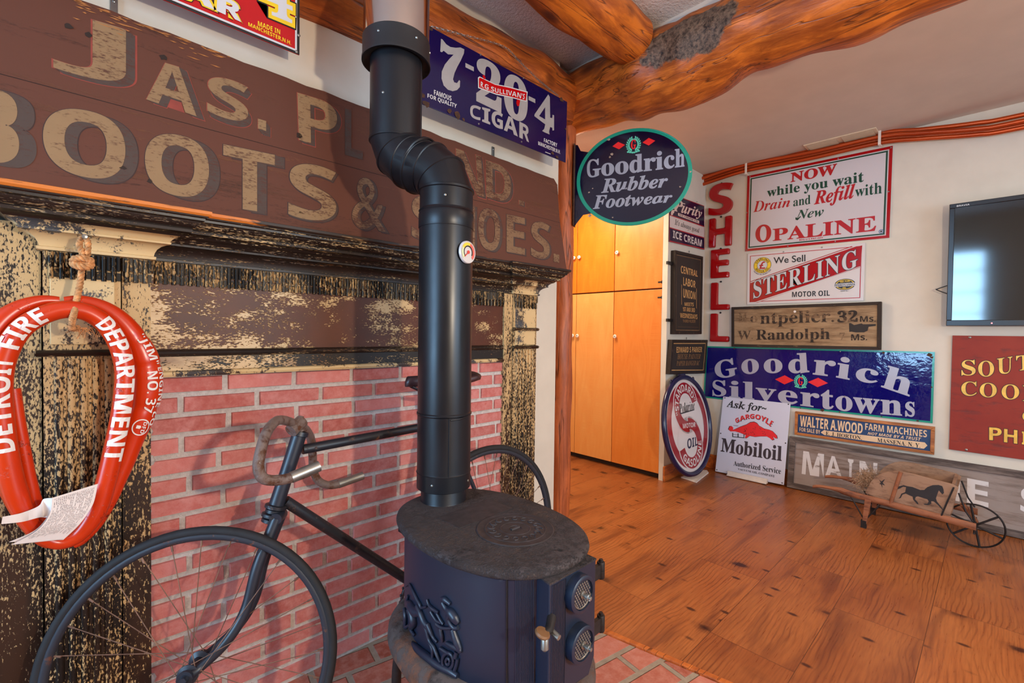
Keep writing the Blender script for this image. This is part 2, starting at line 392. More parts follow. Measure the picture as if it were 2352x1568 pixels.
# brick pavers of the hearth
t = MT('hearth_pavers', .8, 0, .3); hc = t.co((1, 1, 1), (.12, .03, 0), (0, 0, .17))
hb = t.n('TexBrick', {'Vector': hc, 'Color1': (0, 0, 0, 1), 'Color2': (1, 1, 1, 1), 'Mortar': (.5, .5, .5, 1), 'Scale': 1., 'Mortar Size': .012, 'Mortar Smooth': .3, 'Brick Width': .215, 'Row Height': .11}, offset=.5)
pn = t.noise(t.co(), 30, 6, .7)
c = t.mix(hb.outputs['Color'], (150, 74, 54), (188, 112, 92)); c = t.mix(t.ramp(pn, [(.4, 0.), (.75, .6)]), c, (206, 150, 134))
c = t.mix(hb.outputs['Fac'], c, t.mix(pn, (120, 104, 88), (176, 160, 140))); t.color(c)
t.bump(t.math('SUBTRACT', t.math('MULTIPLY', pn, .25), hb.outputs['Fac']), .8, .008); HEARTHM = t.m
# wall brick: colour per brick
t = MT('wall_brick', .85, 0, .25); gi = t.n('NewGeometry').outputs['Random Per Island']; bn = t.noise(t.co(), 38, 7, .7); b2 = t.noise(t.co(), 5, 4)
c = t.ramp(gi, [(0, (160, 78, 70)), (.35, (186, 100, 92)), (.7, (176, 88, 80)), (1, (200, 120, 114))])
c = t.mix(t.ramp(bn, [(.38, .08), (.70, .62)]), c, (212, 152, 146)); c = t.mix(t.ramp(b2, [(.5, 0.), (.7, .35)]), c, (140, 58, 50)); t.color(c); t.bump(bn, .5, .006); BRICKM = t.m
t = MT('mortar', .95, 0, .2); n_ = t.noise(t.co(), 70, 7, .75); t.color(t.ramp(n_, [(.3, (190, 180, 174)), (.7, (232, 224, 218))])); t.bump(n_, .9, .01); MORTM = t.m
ORANGEWOOD = logwood('orange_trim_wood', 0, (206, 112, 44), (150, 72, 24))

# ---------------------------------------------------------------- the room shell
def struct(name, mb, mat, smooth=0, bevel=0): return build(name, mb, mat, None, smooth, bevel, None, 'structure')
XB, YS, YL, ZC = 4.175, 1.85, 1.70, 2.637
m = MB(); m.box(-2.6, 4.4, -3.3, 4.2, -.06, 0); struct('floor', m, FLOORM)
# hearth: raised a hair, its edge runs at a slight angle
m = MB(); e0, e1 = onZ(1380, 1455, 0), onZ(1640, 1568, 0); dv = (e1-e0).normalized(); A = e0-dv*(-.66); 
hp = [Vector((-.35, 1.66, .006)), Vector((-.35, .02, .006)), e0+dv*((.02-e0.y)/dv.y)+Vector((0, 0, .006)), e0+dv*((1.66-e0.y)/dv.y)+Vector((0, 0, .006))]
m.prism(hp, (0, 0, -.03)); struct('floor_hearth', m, HEARTHM)
m = MB(); pn_ = Vector((-dv.y, dv.x, 0)); pn_ = pn_ if pn_.x > 0 else -pn_
m.obox((hp[2]+hp[3])/2+pn_*.012, dv*((hp[3]-hp[2]).length/2), pn_*.012, (0, 0, .009)); struct('trim_1', m, ORANGEWOOD, 0, .004)
m = MB(); m.box(2.06, 4.4, -3.3, 4.2, ZC, ZC+.08); struct('ceiling', m, CEILM)
m = MB(); m.box(-2.6, 2.06, -3.3, 1.95, 2.70, 2.78); struct('ceiling_textured', m, CEILT)
m = MB(); m.box(-2.6, 1.955, YL, 1.86, 0, 2.75); struct('wall_left', m, WALLM)
m = MB(); m.box(XB, XB+.15, -3.3, 2.0, 0, 2.7); struct('wall_back', m, WALLM)
m = MB(); m.box(3.49, XB, YS, 1.895, 0, 2.66); struct('wall_side', m, WALLM)
m = MB(); m.box(1.9, 4.3, 4.0, 4.15, 0, 2.7); m.box(1.9, 2.05, 1.86, 4.0, 0, 2.7); struct('wall_hall', m, WALLM)
def holed(name, lo, hi, o0, o1, z0, z1, axis, p0, p1):
    m = MB(); f = (lambda a, b, c, d: m.box(p0, p1, a, b, c, d)) if axis == 'X' else (lambda a, b, c, d: m.box(a, b, p0, p1, c, d))
    f(lo, o0, 0, 2.75); f(o1, hi, 0, 2.75); f(o0, o1, 0, z0); f(o0, o1, z1, 2.75); struct(name, m, WALLM)
holed('wall_rear', -3.3, 1.86, .12, 1.42, .75, 2.15, 'X', -2.6, -2.45)
holed('wall_right', -2.6, 4.3, .8, 3.0, .75, 2.25, 'Y', -3.3, -3.15)
def window(name, axis, p, lo, hi, z0, z1, nu, nz):
    m = MB()
    f = (lambda a, b, c, d, e=.03: m.box(p-e, p+e, a, b, c, d)) if axis == 'X' else (lambda a, b, c, d, e=.03: m.box(a, b, p-e, p+e, c, d))
    f(lo, lo+.05, z0, z1); f(hi-.05, hi, z0, z1); f(lo, hi, z0, z0+.05); f(lo, hi, z1-.05, z1)
    for k in range(1, nu): x = lo+(hi-lo)*k/nu; f(x-.012, x+.012, z0, z1, .015)
    for k in range(1, nz): z = z0+(z1-z0)*k/nz; f(lo, hi, z-.012, z+.012, .015)
    struct(name, m, plain(name+'_paint', (214, 208, 196), .5), 0, .003)
window('window_1', 'X', -2.52, .12, 1.42, .75, 2.15, 2, 4); window('window_2', 'Y', -3.22, .8, 3.0, .75, 2.25, 3, 3)
m = MB(); m.box(3.475, XB, YS-.016, YS, 0, .125); struct('baseboard_side', m, ORANGEWOOD, 0, .004)
m = MB(); m.box(XB-.016, XB, -3.1, YS-.016, 0, .125); struct('baseboard_back', m, ORANGEWOOD, 0, .004)
# brick infill of the fireplace: mortar bed and every brick raised from it
BX0, BX1, BZ1, BY = .15, 1.475, 1.072, 1.619
m = MB(); m.cur = 1; m.box(BX0-.01, BX1+.01, BY+.006, YL+.02, 0, BZ1); m.cur = 0
pitch, bl, row, z = .0585, .2, 0, BZ1
while z > -.02:
    x = BX0-(.1 if row % 2 else 0)-.03*random.random()
    while x < BX1:
        a, b = max(x, BX0-.016+.014*random.random()), min(x+bl-.012, BX1+.004)
        if b-a > .02:
            y = BY-.003*random.random(); zt, zb = z-.0125, max(z-pitch, .0); zt = max(zt, zb+.004); j = lambda: random.uniform(-.0012, .0012); e = .003
            fr = [(a+e+j(), y, zb+e+j()), (b-e+j(), y, zb+e+j()), (b-e+j(), y, zt-e+j()), (a+e+j(), y, zt-e+j())]
            bk = [(a, BY+.012, zb), (b, BY+.012, zb), (b, BY+.012, zt), (a, BY+.012, zt)]
            m.add(fr+bk, [(0, 1, 2, 3), (0, 4, 5, 1), (1, 5, 6, 2), (2, 6, 7, 3), (3, 7, 4, 0)])
        x += bl
    z -= pitch; row += 1
# lumps of mortar squeezed out along the ragged left edge
m.cur = 1
for k in range(14): m.ball((BX0-.012+.012*random.random(), BY, .06+.075*k+.03*random.random()), .014+.01*random.random(), 8, (.8, .5, .8))
struct('wall_fireplace', m, [BRICKM, MORTM])
# ---------------------------------------------------------------- logs
def log(name, label, path, rads, mat, n=26, wob=.012, axis=0, knots=()):
    P = spline(path, 14); L = len(P); R = [interp([k/(len(rads)-1) for k in range(len(rads))], rads, i/(L-1)) for i in range(L)]
    o = thing(name, label, 'log', P[0])
    mb = MB(); mb.tube(P, R, n, ref=(0, 0, 1) if axis != 2 else (1, 0, 0))
    c = {}
    for i, v in enumerate(mb.v):
        ci = P[min(i//n, L-1)]; d = v-ci
        a = i % n; k = i//n
        f = wob*(math.sin(k*.55+a*.45)+.6*math.sin(k*.23-a*.7+1.3)+.5*math.sin(a*1.1+.4*k))
        mb.v[i] = v+d.normalized()*f if d.length else v
    for p, r, h in knots:
        p = Vector(p)
        for i, v in enumerate(mb.v):
            dd = (v-p).length
            if dd < r: ci = P[min(i//n, L-1)]; mb.v[i] = mb.v[i]+(v-ci).normalized()*h*(.5+.5*math.cos(math.pi*dd/r))
    build('trunk', mb, mat, o, 60); return o
log('log_beam', 'rounded orange log beam running along the left wall behind the blue cigar sign', [(-.6, 1.71, 2.47), (.3, 1.70, 2.44), (.9, 1.71, 2.45), (1.3, 1.70, 2.47), (1.7, 1.71, 2.50), (2.04, 1.72, 2.49)], [.15, .16, .15, .14, .15, .13], logwood('beam_wood', 0), wob=.004)
log('log_beam', 'thick knotty orange log beam with a patch of grey bark crossing toward the right', [(2.10, 1.90, 2.515), (2.11, 1.5, 2.515), (2.10, 1.25, 2.49), (2.11, 1.0, 2.48), (2.10, .75, 2.505), (2.11, .4, 2.49), (2.10, 0, 2.49), (2.1, -1.2, 2.5), (2.1, -3.1, 2.5)], [.155, .165, .185, .19, .165, .18, .17, .17, .16],
    logwood('great_beam_wood', 1, (206, 112, 38), (122, 54, 16), ((-.17, -.95, -.02), (.13, .24, .10))), axis=1, wob=.005, knots=[((1.93, .74, 2.46), .09, .02), ((1.93, .50, 2.49), .08, .025), ((1.93, .30, 2.52), .08, .02), ((1.95, 1.22, 2.46), .12, .025)])
log('log_joist', 'short thick orange log joist butting into the barked beam', [(.90, 1.235, 2.62), (1.2, 1.235, 2.615), (1.6, 1.24, 2.60), (1.93, 1.22, 2.585)], [.13, .13, .125, .105], logwood('joist_wood', 0, (208, 112, 32), (132, 60, 16)), wob=.004)
log('log_post', 'upright peeled log post at the end of the fireplace wall', [(2.035, 1.735, 0), (2.04, 1.73, .7), (2.044, 1.735, 1.2), (2.042, 1.735, 1.7), (2.05, 1.74, 2.40)], [.066, .061, .064, .060, .066], logwood('post_wood', 2, (190, 100, 54), (140, 68, 34)), axis=2, wob=.0025)
# ---------------------------------------------------------------- mantel
PEEL_V = worn('peeling_paint_pilaster', (204, 170, 122), (26, 18, 13), .50, .016, (1, 1, .16), 44, .6, .5, .20, (54, 33, 21), (182, 146, 96), .3, .66, (.35, 1.25, -.055, .03))
PEEL_C = worn('peeling_cream_paint', (216, 188, 140), (58, 40, 30), .455, .016, (1, 1, .8), 16, .6, .5, .60, (74, 74, 76), (202, 168, 118), .3, .30)
PEEL_H = worn('worn_red_brown_frieze', (100, 46, 15), (200, 168, 120), .455, .014, (.45, 1, 1), 18, .5, .4, .50, (186, 152, 104), (48, 25, 18), .4, .42, (-.66, -.1, -.055, .012, 0))
PEEL_D = worn('worn_dark_moulding', (18, 12, 9), (200, 166, 116), .43, .02, (.10, 1, 1.6), 42, .42, .5, .30, (104, 66, 32), (36, 22, 13), .5, .45)
PEEL_R = worn('worn_lower_rail', (34, 22, 15), (200, 168, 120), .47, .014, (.45, 1, 1), 24, .5, .4, .35, (120, 82, 50), (22, 16, 12), .4, .5, (-.66, .1, -.06, .05, 0))
PEEL_T = worn('worn_dentil_paint', (182, 148, 102), (26, 20, 16), .54, .02, (1, 1, .3), 50, .55, .5, .35, (74, 68, 60), (164, 126, 80), .12, .55)
t = MT('shelf_edge_worn_to_raw_wood', .5, 0, .4); cx_ = t.sep(t.n('TexCoord').outputs['Object'])[0]; n_ = t.noise(t.co((.10, 1, 1)), 30, 8, .65)
k_ = t.math('ADD', t.math('MULTIPLY', cx_, 1.1), n_)
t.color(t.mix(t.ramp(k_, [(.02, 0.), (.07, 1.)]), t.mix(t.ramp(n_, [(.40, 1.), (.46, 0.)]), (206, 116, 42), (40, 26, 18)), t.ramp(n_, [(.40, (150, 84, 40)), (.47, (36, 24, 18)), (.62, (44, 28, 18)), (.66, (188, 150, 104))]))); RAWEDGE = t.m
YF, YPIL = 1.617, 1.600
PL0, PL1, PI1, PR0, PR1 = -.055, .090, .153, 1.475, 1.690
man = thing('fireplace_mantel', 'antique wooden fireplace mantel with peeling cream and dark paint around the brick', 'mantel', (.8, YF, 0))
def mould(name, prof, mat, bl=(PL0, PI1), br=(PR0+.05, PR1)):
    rings = []
    for z, d in prof:
        p = [(bl[0]-d, YL), (bl[0]-d, YPIL-d), (bl[1]+d, YPIL-d), (bl[1]+d, YF-d), (br[0]-d, YF-d), (br[0]-d, YPIL-d), (br[1]+d, YPIL-d), (br[1]+d, YL)]
        rings.append([Vector((x, y, z)) for x, y in p])
    mb = MB(); mb.loft(rings); return build(name, mb, mat, man, 30)
mould('shelf_edge', [(1.504, .116), (1.509, .121), (1.517, .121), (1.519, .115)], RAWEDGE)
mould('cornice', [(1.450, .060), (1.455, .064), (1.459, .072), (1.461, .081), (1.468, .083), (1.472, .081), (1.476, .088), (1.484, .098), (1.489, .100), (1.492, .107), (1.498, .108), (1.501, .112), (1.504, .113)], PEEL_D)
mould('bed_moulding', [(1.384, 0), (1.386, .010), (1.393, .011), (1.395, .006), (1.404, .008), (1.414, .013), (1.422, .022), (1.427, .033), (1.428, .040), (1.433, .041), (1.434, .038), (1.442, .044), (1.448, .052), (1.450, .058)], PEEL_C)
# cream paint survives only on the breakfronts; the run between is the dark moulding
mb = MB(); mb.loft([[Vector((PI1+d, YF-d-.0015, z)) , Vector((PR0+.05-d, YF-d-.0015, z))] for z, d in [(1.384, .0), (1.386, .010), (1.393, .011), (1.395, .006), (1.404, .008), (1.414, .013), (1.422, .022), (1.427, .033), (1.428, .040), (1.433, .041), (1.434, .038), (1.442, .044), (1.448, .052), (1.450, .058)]], caps=False, closed=False); build('bed_moulding', mb, PEEL_D, man, 30)
# frieze, lower rail and its edge mouldings
mb = MB(); mb.box(PI1, PR0+.05, YF, YL-.002, 1.06, 1.40); build('frieze_panel', mb, PEEL_H, man)
mb = MB(); mb.loft([[Vector((x, YF-d, z)) for z, d in [(1.118, -.001), (1.120, .008), (1.127, .011), (1.133, .007), (1.137, .009), (1.140, -.001)]] for x in (PI1, PR0+.05)]); build('frieze_moulding', mb, PEEL_D, man, 30)
mb = MB(); mb.box(PI1, PR0, YF-.004, YF+.01, 1.078, 1.118); build('lower_rail', mb, PEEL_R, man)
mb = MB(); mb.loft([[Vector((x, YF-d, z)) for z, d in [(1.060, -.001), (1.061, .010), (1.068, .014), (1.074, .010), (1.078, -.001)]] for x in (PI1, PR0)]); build('frieze_moulding', mb, PEEL_C, man, 30)
# dentil strips: reeded teeth with a step
def dentils(x0, x1, y, z0, z1, pit=.0195):
    mb = MB(); mb.box(x0, x1, y-.006, y+.004, z0+.028, z1); k = 0; x = x0+.003
    while x+pit*.5 < x1:
        mb.tube([(x+pit*.26, y-.0065, z0), (x+pit*.26, y-.0065, z1-.002)], pit*.26, 8, ref=(1, 0, 0)); mb.tube([(x+pit*.76, y-.006, z0+.030), (x+pit*.76, y-.006, z1-.002)], pit*.22, 8, ref=(1, 0, 0)); mb.box(x+pit*.55, x+pit*.97, y-.003, y+.002, z0+.003, z0+.024); x += pit
    build('dentil_strip', mb, PEEL_T, man, 50)
dentils(PL0+.006, PL1-.002, YPIL, 1.318, 1.384); dentils(PL1+.004, PI1-.002, YPIL+.004, 1.320, 1.384); dentils(PI1+.006, PR0+.048, YF, 1.322, 1.386); dentils(PR0+.056, PR1-.006, YPIL, 1.318, 1.384)
# pilasters: cream capital block, ledge, reeded shaft
for x0, x1, nr in ((PL0, PL1, 5), (PR0+.055, PR1, 6)):
    mb = MB(); mb.box(x0, x1, YPIL, YL-.002, 0, 1.384)
    build('pilaster', mb, PEEL_V, man)
    mb = MB(); mb.box(x0+.012, x1-.012, YPIL-.004, YPIL+.01, 1.155 if x0 < 0 else 1.14, 1.322); build('pilaster_capital', mb, PEEL_C, man, 0, .002)
    for zz in ([1.133] if x0 < 0 else [1.216, 1.128]):
        mb = MB(); mb.loft([[Vector((x, YPIL-d, zz+q)) for q, d in [(-.008, -.001), (-.006, .012), (.002, .018), (.007, .012), (.009, -.001)]] for x in (x0-.012 if x0 < 0 else x0-.004, x1+.004)]); build('ledge', mb, PEEL_D, man, 30)
    mb = MB(); wd = (x1-x0-.03)/nr
    for k in range(nr): xx = x0+.015+wd*(k+.5); mb.tube([(xx, YPIL+.002, .16), (xx, YPIL+.002, 1.118)], wd*.40, 10, ref=(1, 0, 0))
    build('reeding', mb, PEEL_V, man, 50)
    mb = MB(); mb.box(x0-.008, x1+.008, YPIL-.012, YPIL+.05, 0, .15); build('plinth', mb, PEEL_V, man, 0, .004)
for x0, x1, nm in ((PL1+.003, PI1, 'stile'), (PR0, PR0+.052, 'stile')):
    mb = MB(); mb.box(x0, x1, YPIL+.006, YL-.002, 0, 1.384); build(nm, mb, PEEL_V, man)
mb = MB(); mb.box(-.34, PL0-.004, YPIL+.03, YL-.002, 0, 1.45); build('side_board', mb, PEEL_V, man)
# ---------------------------------------------------------------- long painted board on the mantel
c1 = crop(2.449, 0, 0); c6 = crop(2.8, 800, 0); c8 = crop(3.267, 800, 520)
BOARD = worn('weathered_brown_board', (96, 56, 43), (46, 27, 20), .37, .07, (.08, 1, 1), 40, .7, .35, .25, (120, 74, 44), (96, 58, 44), .3, .3)
BCREAM = worn('worn_cream_letter', (152, 122, 88), (88, 56, 42), .425, .05, (.3, 1, 1), 60, .7, .2, .25, None, (134, 104, 74), .3, .5)
BFAINT = worn('faded_cream_letter', (128, 98, 72), (84, 52, 40), .48, .06, (.3, 1, 1), 50, .7, .2, .3, None, None, .3, .5)
BGREY = worn('worn_grey_letter_shade', (80, 66, 60), (82, 52, 42), .46, .06, (.3, 1, 1), 50, .75, .2, .25, None, None, .3, .5)
BLINE = plain('letter_outline', (62, 44, 42), .8); BRED = plain('letter_red_line', (142, 62, 50), .8)
bp = Plane((0, 1.555, 1.526), (1, 0, 0), (0, .10, .5))
B = Sign('wooden_sign', 'long weathered brown board painted BOOTS & SHOES leaning on the mantel shelf', 'sign', bp, [(188, 0), (1275, 411), (1300, 622), (0, 404)])
tr, br = bp.px(1275, 411), bp.px(1302, 622)
ntop = bp.px(188, 0)[1]
pts = [(-.62, 0), (br[0], 0), (br[0], tr[1]*.55), (tr[0]+.012, tr[1]-.03), (tr[0]-.01, tr[1])]
for k in range(40): u = tr[0]-.03-(tr[0]+.62-.03)*k/39; pts.append((u, tr[1]+(ntop-tr[1])*min(1, k/30)+random.uniform(-.004, .003)))
B.slab('board', pts, .022, BOARD)
mb = MB()
for (a, b, wv) in ((.262, .262, .0016),): mb.flat([bp.w(-.62, a, .0006), bp.w(br[0], b, .0006), bp.w(br[0], b+wv, .0006), bp.w(-.62, a+wv, .0006)])
build('board_joint', mb, plain('dark_crack', (30, 20, 16), .9), B.root, 0)
def bletter(ch, cr, tl, tr_, br_, bl, st='sb', mat=BCREAM, shade=(10, 6), line=BLINE, bold=0., face=True, shn=5):
    B.group('letter'); B.cr = cr; f = lambda p, k: (p[0]+shade[0]*k, p[1]+shade[1]*k)
    if shade:
        for k in range(shn, 0, -1):
            kk = k/shn; B.quad(ch, st, f(tl, kk), f(tr_, kk), f(br_, kk), f(bl, kk), BGREY, d=.0008+.00012*(shn-k), bold=bold, base=bold)
        B.quad(ch, st, f(tl, 1), f(tr_, 1), f(br_, 1), f(bl, 1), line, d=.0003, bold=bold+.010, base=bold)
        B.quad(ch, st, tl, tr_, br_, bl, line, d=.0005, bold=bold+.008, base=bold)
    B.quad(ch, st, tl, tr_, br_, bl, mat, d=.0016, bold=bold, base=bold); B.group()
bletter('J', c1, (300, 45), (708, 168), (708, 498), (300, 385), mat=BCREAM, shade=(52, 34), line=BRED)
bletter('A', c1, (822, 322), (1105, 408), (1105, 655), (822, 560), shade=(46, 24), line=BRED)
bletter('S', c1, (1165, 412), (1395, 478), (1395, 705), (1165, 635), shade=(20, 36), line=BRED)
bletter('l', c1, (1450, 668), (1496, 682), (1496, 738), (1450, 724), shade=(26, 36), line=BRED)
bletter('P', c1, (1672, 522), (1895, 588), (1895, 850), (1680, 788), shade=(24, 18), line=BRED)
bletter('L', c1, (1940, 610), (2040, 640), (2040, 900), (1940, 870), mat=BGREY, shade=None)
bletter('N', c6, (690, 955), (850, 1005), (872, 1268), (700, 1215), mat=BFAINT, shade=(14, 14), line=BRED)
bletter('D', c6, (882, 1030), (1042, 1080), (1046, 1318), (886, 1265), mat=BFAINT, shade=(18, 14), line=BRED)
bletter('l', c6, (1095, 1285), (1128, 1295), (1128, 1325), (1095, 1315), mat=BFAINT, shade=(8, 8), line=BRED)
bletter('B', c1, (-235, 450), (108, 525), (108, 942), (-235, 880), shade=(98, 28), bold=.012)
bletter('O', c1, (242, 575), (705, 665), (705, 1038), (242, 955), shade=(72, 28), bold=.004)
bletter('O', c1, (815, 725), (1175, 792), (1175, 1132), (815, 1072), shade=(62, 24), bold=.004)
bletter('T', c1, (1255, 812), (1545, 872), (1545, 1205), (1255, 1160), shade=(54, 18))
bletter('S', c1, (1625, 900), (1890, 952), (1890, 1255), (1620, 1222), shade=(10, 10))
bletter('&', c6, (30, 1130), (215, 1165), (240, 1495), (20, 1462), mat=BFAINT, shade=(20, 10))
bletter('S', (lambda x, y: (x, y)), (945, 446), (1002, 456), (1002, 556), (945, 546), mat=BFAINT, shade=(4, 3))
bletter('H', (lambda x, y: (x, y)), (1028, 462), (1090, 474), (1090, 572), (1028, 562), mat=BFAINT, shade=(5, 3))
bletter('O', (lambda x, y: (x, y)), (1098, 474), (1148, 485), (1148, 580), (1098, 570), mat=BFAINT, shade=(6, 3))
bletter('E', (lambda x, y: (x, y)), (1163, 492), (1205, 501), (1205, 586), (1163, 578), mat=BFAINT, shade=(3, 2))
bletter('S', (lambda x, y: (x, y)), (1219, 505), (1262, 514), (1262, 598), (1219, 590), mat=BFAINT, shade=(4, 2))
bletter('l', (lambda x, y: (x, y)), (1271, 582), (1284, 585), (1284, 604), (1271, 601), mat=BFAINT, shade=None)
B.cr = c1
KNOT = plain('dark_knot', (44, 28, 20), .8)
for x, y, r in ((385, 150, .010), (495, 195, .009), (1680, 762, .012), (920, 325, .012), (690, 945, .008), (845, 1020, .008), (1690, 1195, .007)): B.chips([(x, y, r)], KNOT, .0016)
RAWW = plain('raw_wood_scrape', (176, 112, 58), .8)
for k in range(60):
    x = random.uniform(420, 1300); y = (x-460)*.372+random.uniform(6, 75)*abs(random.gauss(0, .8))+8; u, v = B.uv(x, y)
    if v < ntop-.004: wd = random.uniform(.004, .022); B.lay(RAWW, .0018).flat([bp.w(u-wd, v, .0018), bp.w(u, v-.002, .0018), bp.w(u+wd*.7, v+.0004, .0018), bp.w(u, v+random.uniform(.0008, .0025), .0018)])
B.done()
for i, (x, y, l) in enumerate(((1133, 343, 'small steel mending plate above the right half of the brown board'), (262, 4, 'small steel mending plate above the left end of the brown board'))):
    p = onY(x, y, 1.694); t_ = thing('mending_plate', l, 'bracket', p); mb = MB(); mb.box(p.x-.008, p.x+.008, p.y-.001, p.y+.004, p.z-.07, p.z+.012); build('plate', mb, STEEL, t_, 0, .001)
    mb = MB(); mb.lathe([(.004, 0), (.003, .002), (.0005, .003)], p+Vector((0, -.001, 0)), (0, -1, 0), 8); build('screw', mb, STEEL, t_)
# ---------------------------------------------------------------- enamel cigar signs
WHITE = enamel('white_enamel', (206, 204, 206)); NAVY = enamel('navy_enamel', (20, 14, 66), .14); RED = enamel('red_enamel', (186, 10, 18)); SILVER = plain('silver_paint', (164, 160, 160), .4, .1, .03)
RUST = plain('rust_chip', (70, 44, 28), .9, 0, .3, 60); BLACK = plain('black_paint', (24, 20, 20), .4); YELLOW = plain('yellow_paint', (236, 196, 30), .35, 0, .03); DKRED = enamel('dark_red_enamel', (150, 24, 32))
s = Sign('enamel_sign', 'blue enamel CIGAR sign with big silver numerals hung by a chain under the log beam', 'sign', YP(1.545), [(506, 160), (1408, 655), (1398, 1045), (457, 661)], c6)
s.q[3] = (s.q[3][0]-.012, s.q[3][1]); s.q[0] = (s.q[3][0], s.q[0][1])
s.slab('panel', s.q, .004, NAVY, 0, .001)
gq = lambda t_, st, a, b, c_, d_, m=SILVER, **k: s.quad(t_, st, a, b, c_, d_, m, **k)
s.group('numeral'); s.poly([(595, 250), (605, 255), (628, 285), (655, 303), (690, 308), (720, 306), (745, 318), (742, 345), (722, 390), (700, 430), (682, 470), (672, 510), (680, 530), (698, 535), (712, 515), (718, 522), (716, 560), (698, 580), (670, 587), (640, 578), (612, 550), (598, 505), (600, 460), (620, 415), (650, 378), (676, 352), (640, 350), (612, 327), (600, 337), (590, 332)], SILVER, .0014); s.group()
s.poly([(752, 405), (806, 432), (806, 460), (752, 433)], SILVER, .0014); s.poly([(1158, 617), (1201, 638), (1201, 664), (1158, 643)], SILVER, .0014)
gq('2', 'se', (830, 362), (978, 440), (978, 718), (828, 645), bold=.02); gq('0', 'se', (1005, 458), (1148, 533), (1146, 797), (1005, 733), bold=.02); s.group('numeral'); s.poly([(1285, 607), (1295, 625), (1297, 757), (1310, 760), (1312, 738), (1322, 742), (1322, 838), (1312, 840), (1310, 822), (1297, 817), (1290, 845), (1293, 865), (1258, 850), (1245, 842), (1258, 830), (1265, 800), (1195, 747), (1197, 735)], SILVER, .0014); s.poly([(1264, 690), (1264, 768), (1226, 746)], NAVY, .0018); s.group()
s.poly([(832, 500), (842, 492), (940, 540), (1040, 560), (1152, 590), (1145, 655), (1040, 628), (950, 610), (833, 567)], WHITE, .0018); s.poly([(838, 505), (846, 500), (942, 546), (1040, 567), (1146, 596), (1140, 648), (1038, 621), (948, 602), (839, 562)], RED, .0021)
s.text("R.G.SULLIVAN'S", 'sb', [(850, 524), (945, 566), (1040, 584), (1134, 606)], [(848, 560), (945, 596), (1040, 615), (1130, 640)], WHITE, .0024)
s.poly([(860, 488), (872, 482), (882, 505), (870, 512)], RED, .0021); s.poly([(1082, 640), (1104, 646), (1098, 680), (1085, 684), (1078, 664)], RED, .0021)
gq('FAMOUS', 'sb', (550, 577), (662, 618), (662, 650), (550, 609), WHITE); gq('FOR QUALITY', 'sb', (508, 601), (697, 670), (694, 702), (508, 633), WHITE)
s.text('CIGAR', 'sb', [(783, 672), (920, 705), (1040, 752), (1162, 814)], [(783, 752), (920, 806), (1040, 855), (1160, 915)], SILVER, bold=.01)
gq('FACTORY', 'sb', (1257, 888), (1342, 921), (1342, 948), (1257, 913), WHITE); gq('MANCHESTER.N.H.', 'sb', (1220, 908), (1362, 966), (1362, 991), (1220, 932), WHITE); s.poly([(1265, 975), (1300, 989), (1300, 993), (1265, 979)], WHITE, .0014)
s.chips([(480, 615, .012), (500, 668, .016), (650, 712, .013), (700, 740, .02), (1370, 640, .018), (1312, 985, .012), (1340, 1010, .012), (527, 185, .010), (1395, 830, .007), (740, 770, .008)], RUST)
s.done(); s.screws([(850, 352), (1126, 502), (838, 797), (1113, 912)], .004)
# red companion sign at the top left, only its lower right corner in view
s = Sign('enamel_sign', 'red enamel cigar sign with yellow outlined letters above the brown board', 'sign', YP(1.60), [(1690, -400), (1690, 0), (1685, 305), (960, 0)], c1)
u1, v0 = s.uv(1684, 310); s.q = [(u1-.875, v0+.306), (u1, v0+.306), (u1, v0), (u1-.875, v0)]
s.slab('panel', s.q, .004, RED, 0, .001); s.band(s.q, .008, BLACK, .0008, 0); s.band(s.q, .006, WHITE, .0010, .008)
def yq(t_, st, a, b, c_, d_, o=.03, m=YELLOW, m2=BLACK, d=.0014): s.quad(t_, st, a, b, c_, d_, m2, d=d, bold=o, base=0); s.quad(t_, st, a, b, c_, d_, m, d=d+.0004)
s.text('CIGAR', 'sb', [(640, -190), (880, -138), (1120, -75), (1358, 25)], [(620, -95), (870, -50), (1110, 20), (1358, 130)], BLACK, .0014, .10, .03); s.text('CIGAR', 'sb', [(640, -190), (880, -138), (1120, -75), (1358, 25)], [(620, -95), (870, -50), (1110, 20), (1358, 130)], YELLOW, .0018, .075, .03); s.text('CIGAR', 'sb', [(640, -190), (880, -138), (1120, -75), (1358, 25)], [(620, -95), (870, -50), (1110, 20), (1358, 130)], WHITE, .0022, .02, .03)
for bd, mt, dd in ((.075, BLACK, .0014), (.055, YELLOW, .0018), (0., WHITE, .0022)):
    s.quad('4', 'se', (1470, -215), (1645, -140), (1645, 135), (1470, 62), mt, d=dd, bold=bd, base=0)
s.quad('MADE IN', 'sb', (1450, 118), (1575, 168), (1575, 195), (1450, 146), YELLOW); s.quad('MANCHESTER,N.H.', 'sb', (1396, 125), (1637, 232), (1637, 258), (1396, 150), YELLOW)
s.done(); s.screws([(1668, 292), (1680, 200)], .005)
# chain of the blue sign
t_ = thing('hanging_chain', 'thin steel chain slung along the log beam above the blue cigar sign', 'chain', onY(*c6(990, 295), 1.53))
P = spline([onY(*c6(x, y), 1.535) for x, y in ((525, 168), (700, 215), (990, 296), (1100, 395), (1230, 520), (1352, 618))], 30); mb = MB(); acc = 0; k = 0
for i in range(1, len(P)):
    acc += (P[i]-P[i-1]).length
    if acc > .0105:
        acc = 0; k += 1; tn = (P[i]-P[i-1]).normalized(); sd = Vector((0, -1, 0)) if k % 2 else tn.cross(Vector((0, -1, 0)))
        mb.tube([P[i]+tn*(.0075*math.cos(q))+sd*(.004*math.sin(q)) for q in [6.283*j/8 for j in range(8)]], .0012, 5, closed=True)
build('links', mb, STEEL, t_)
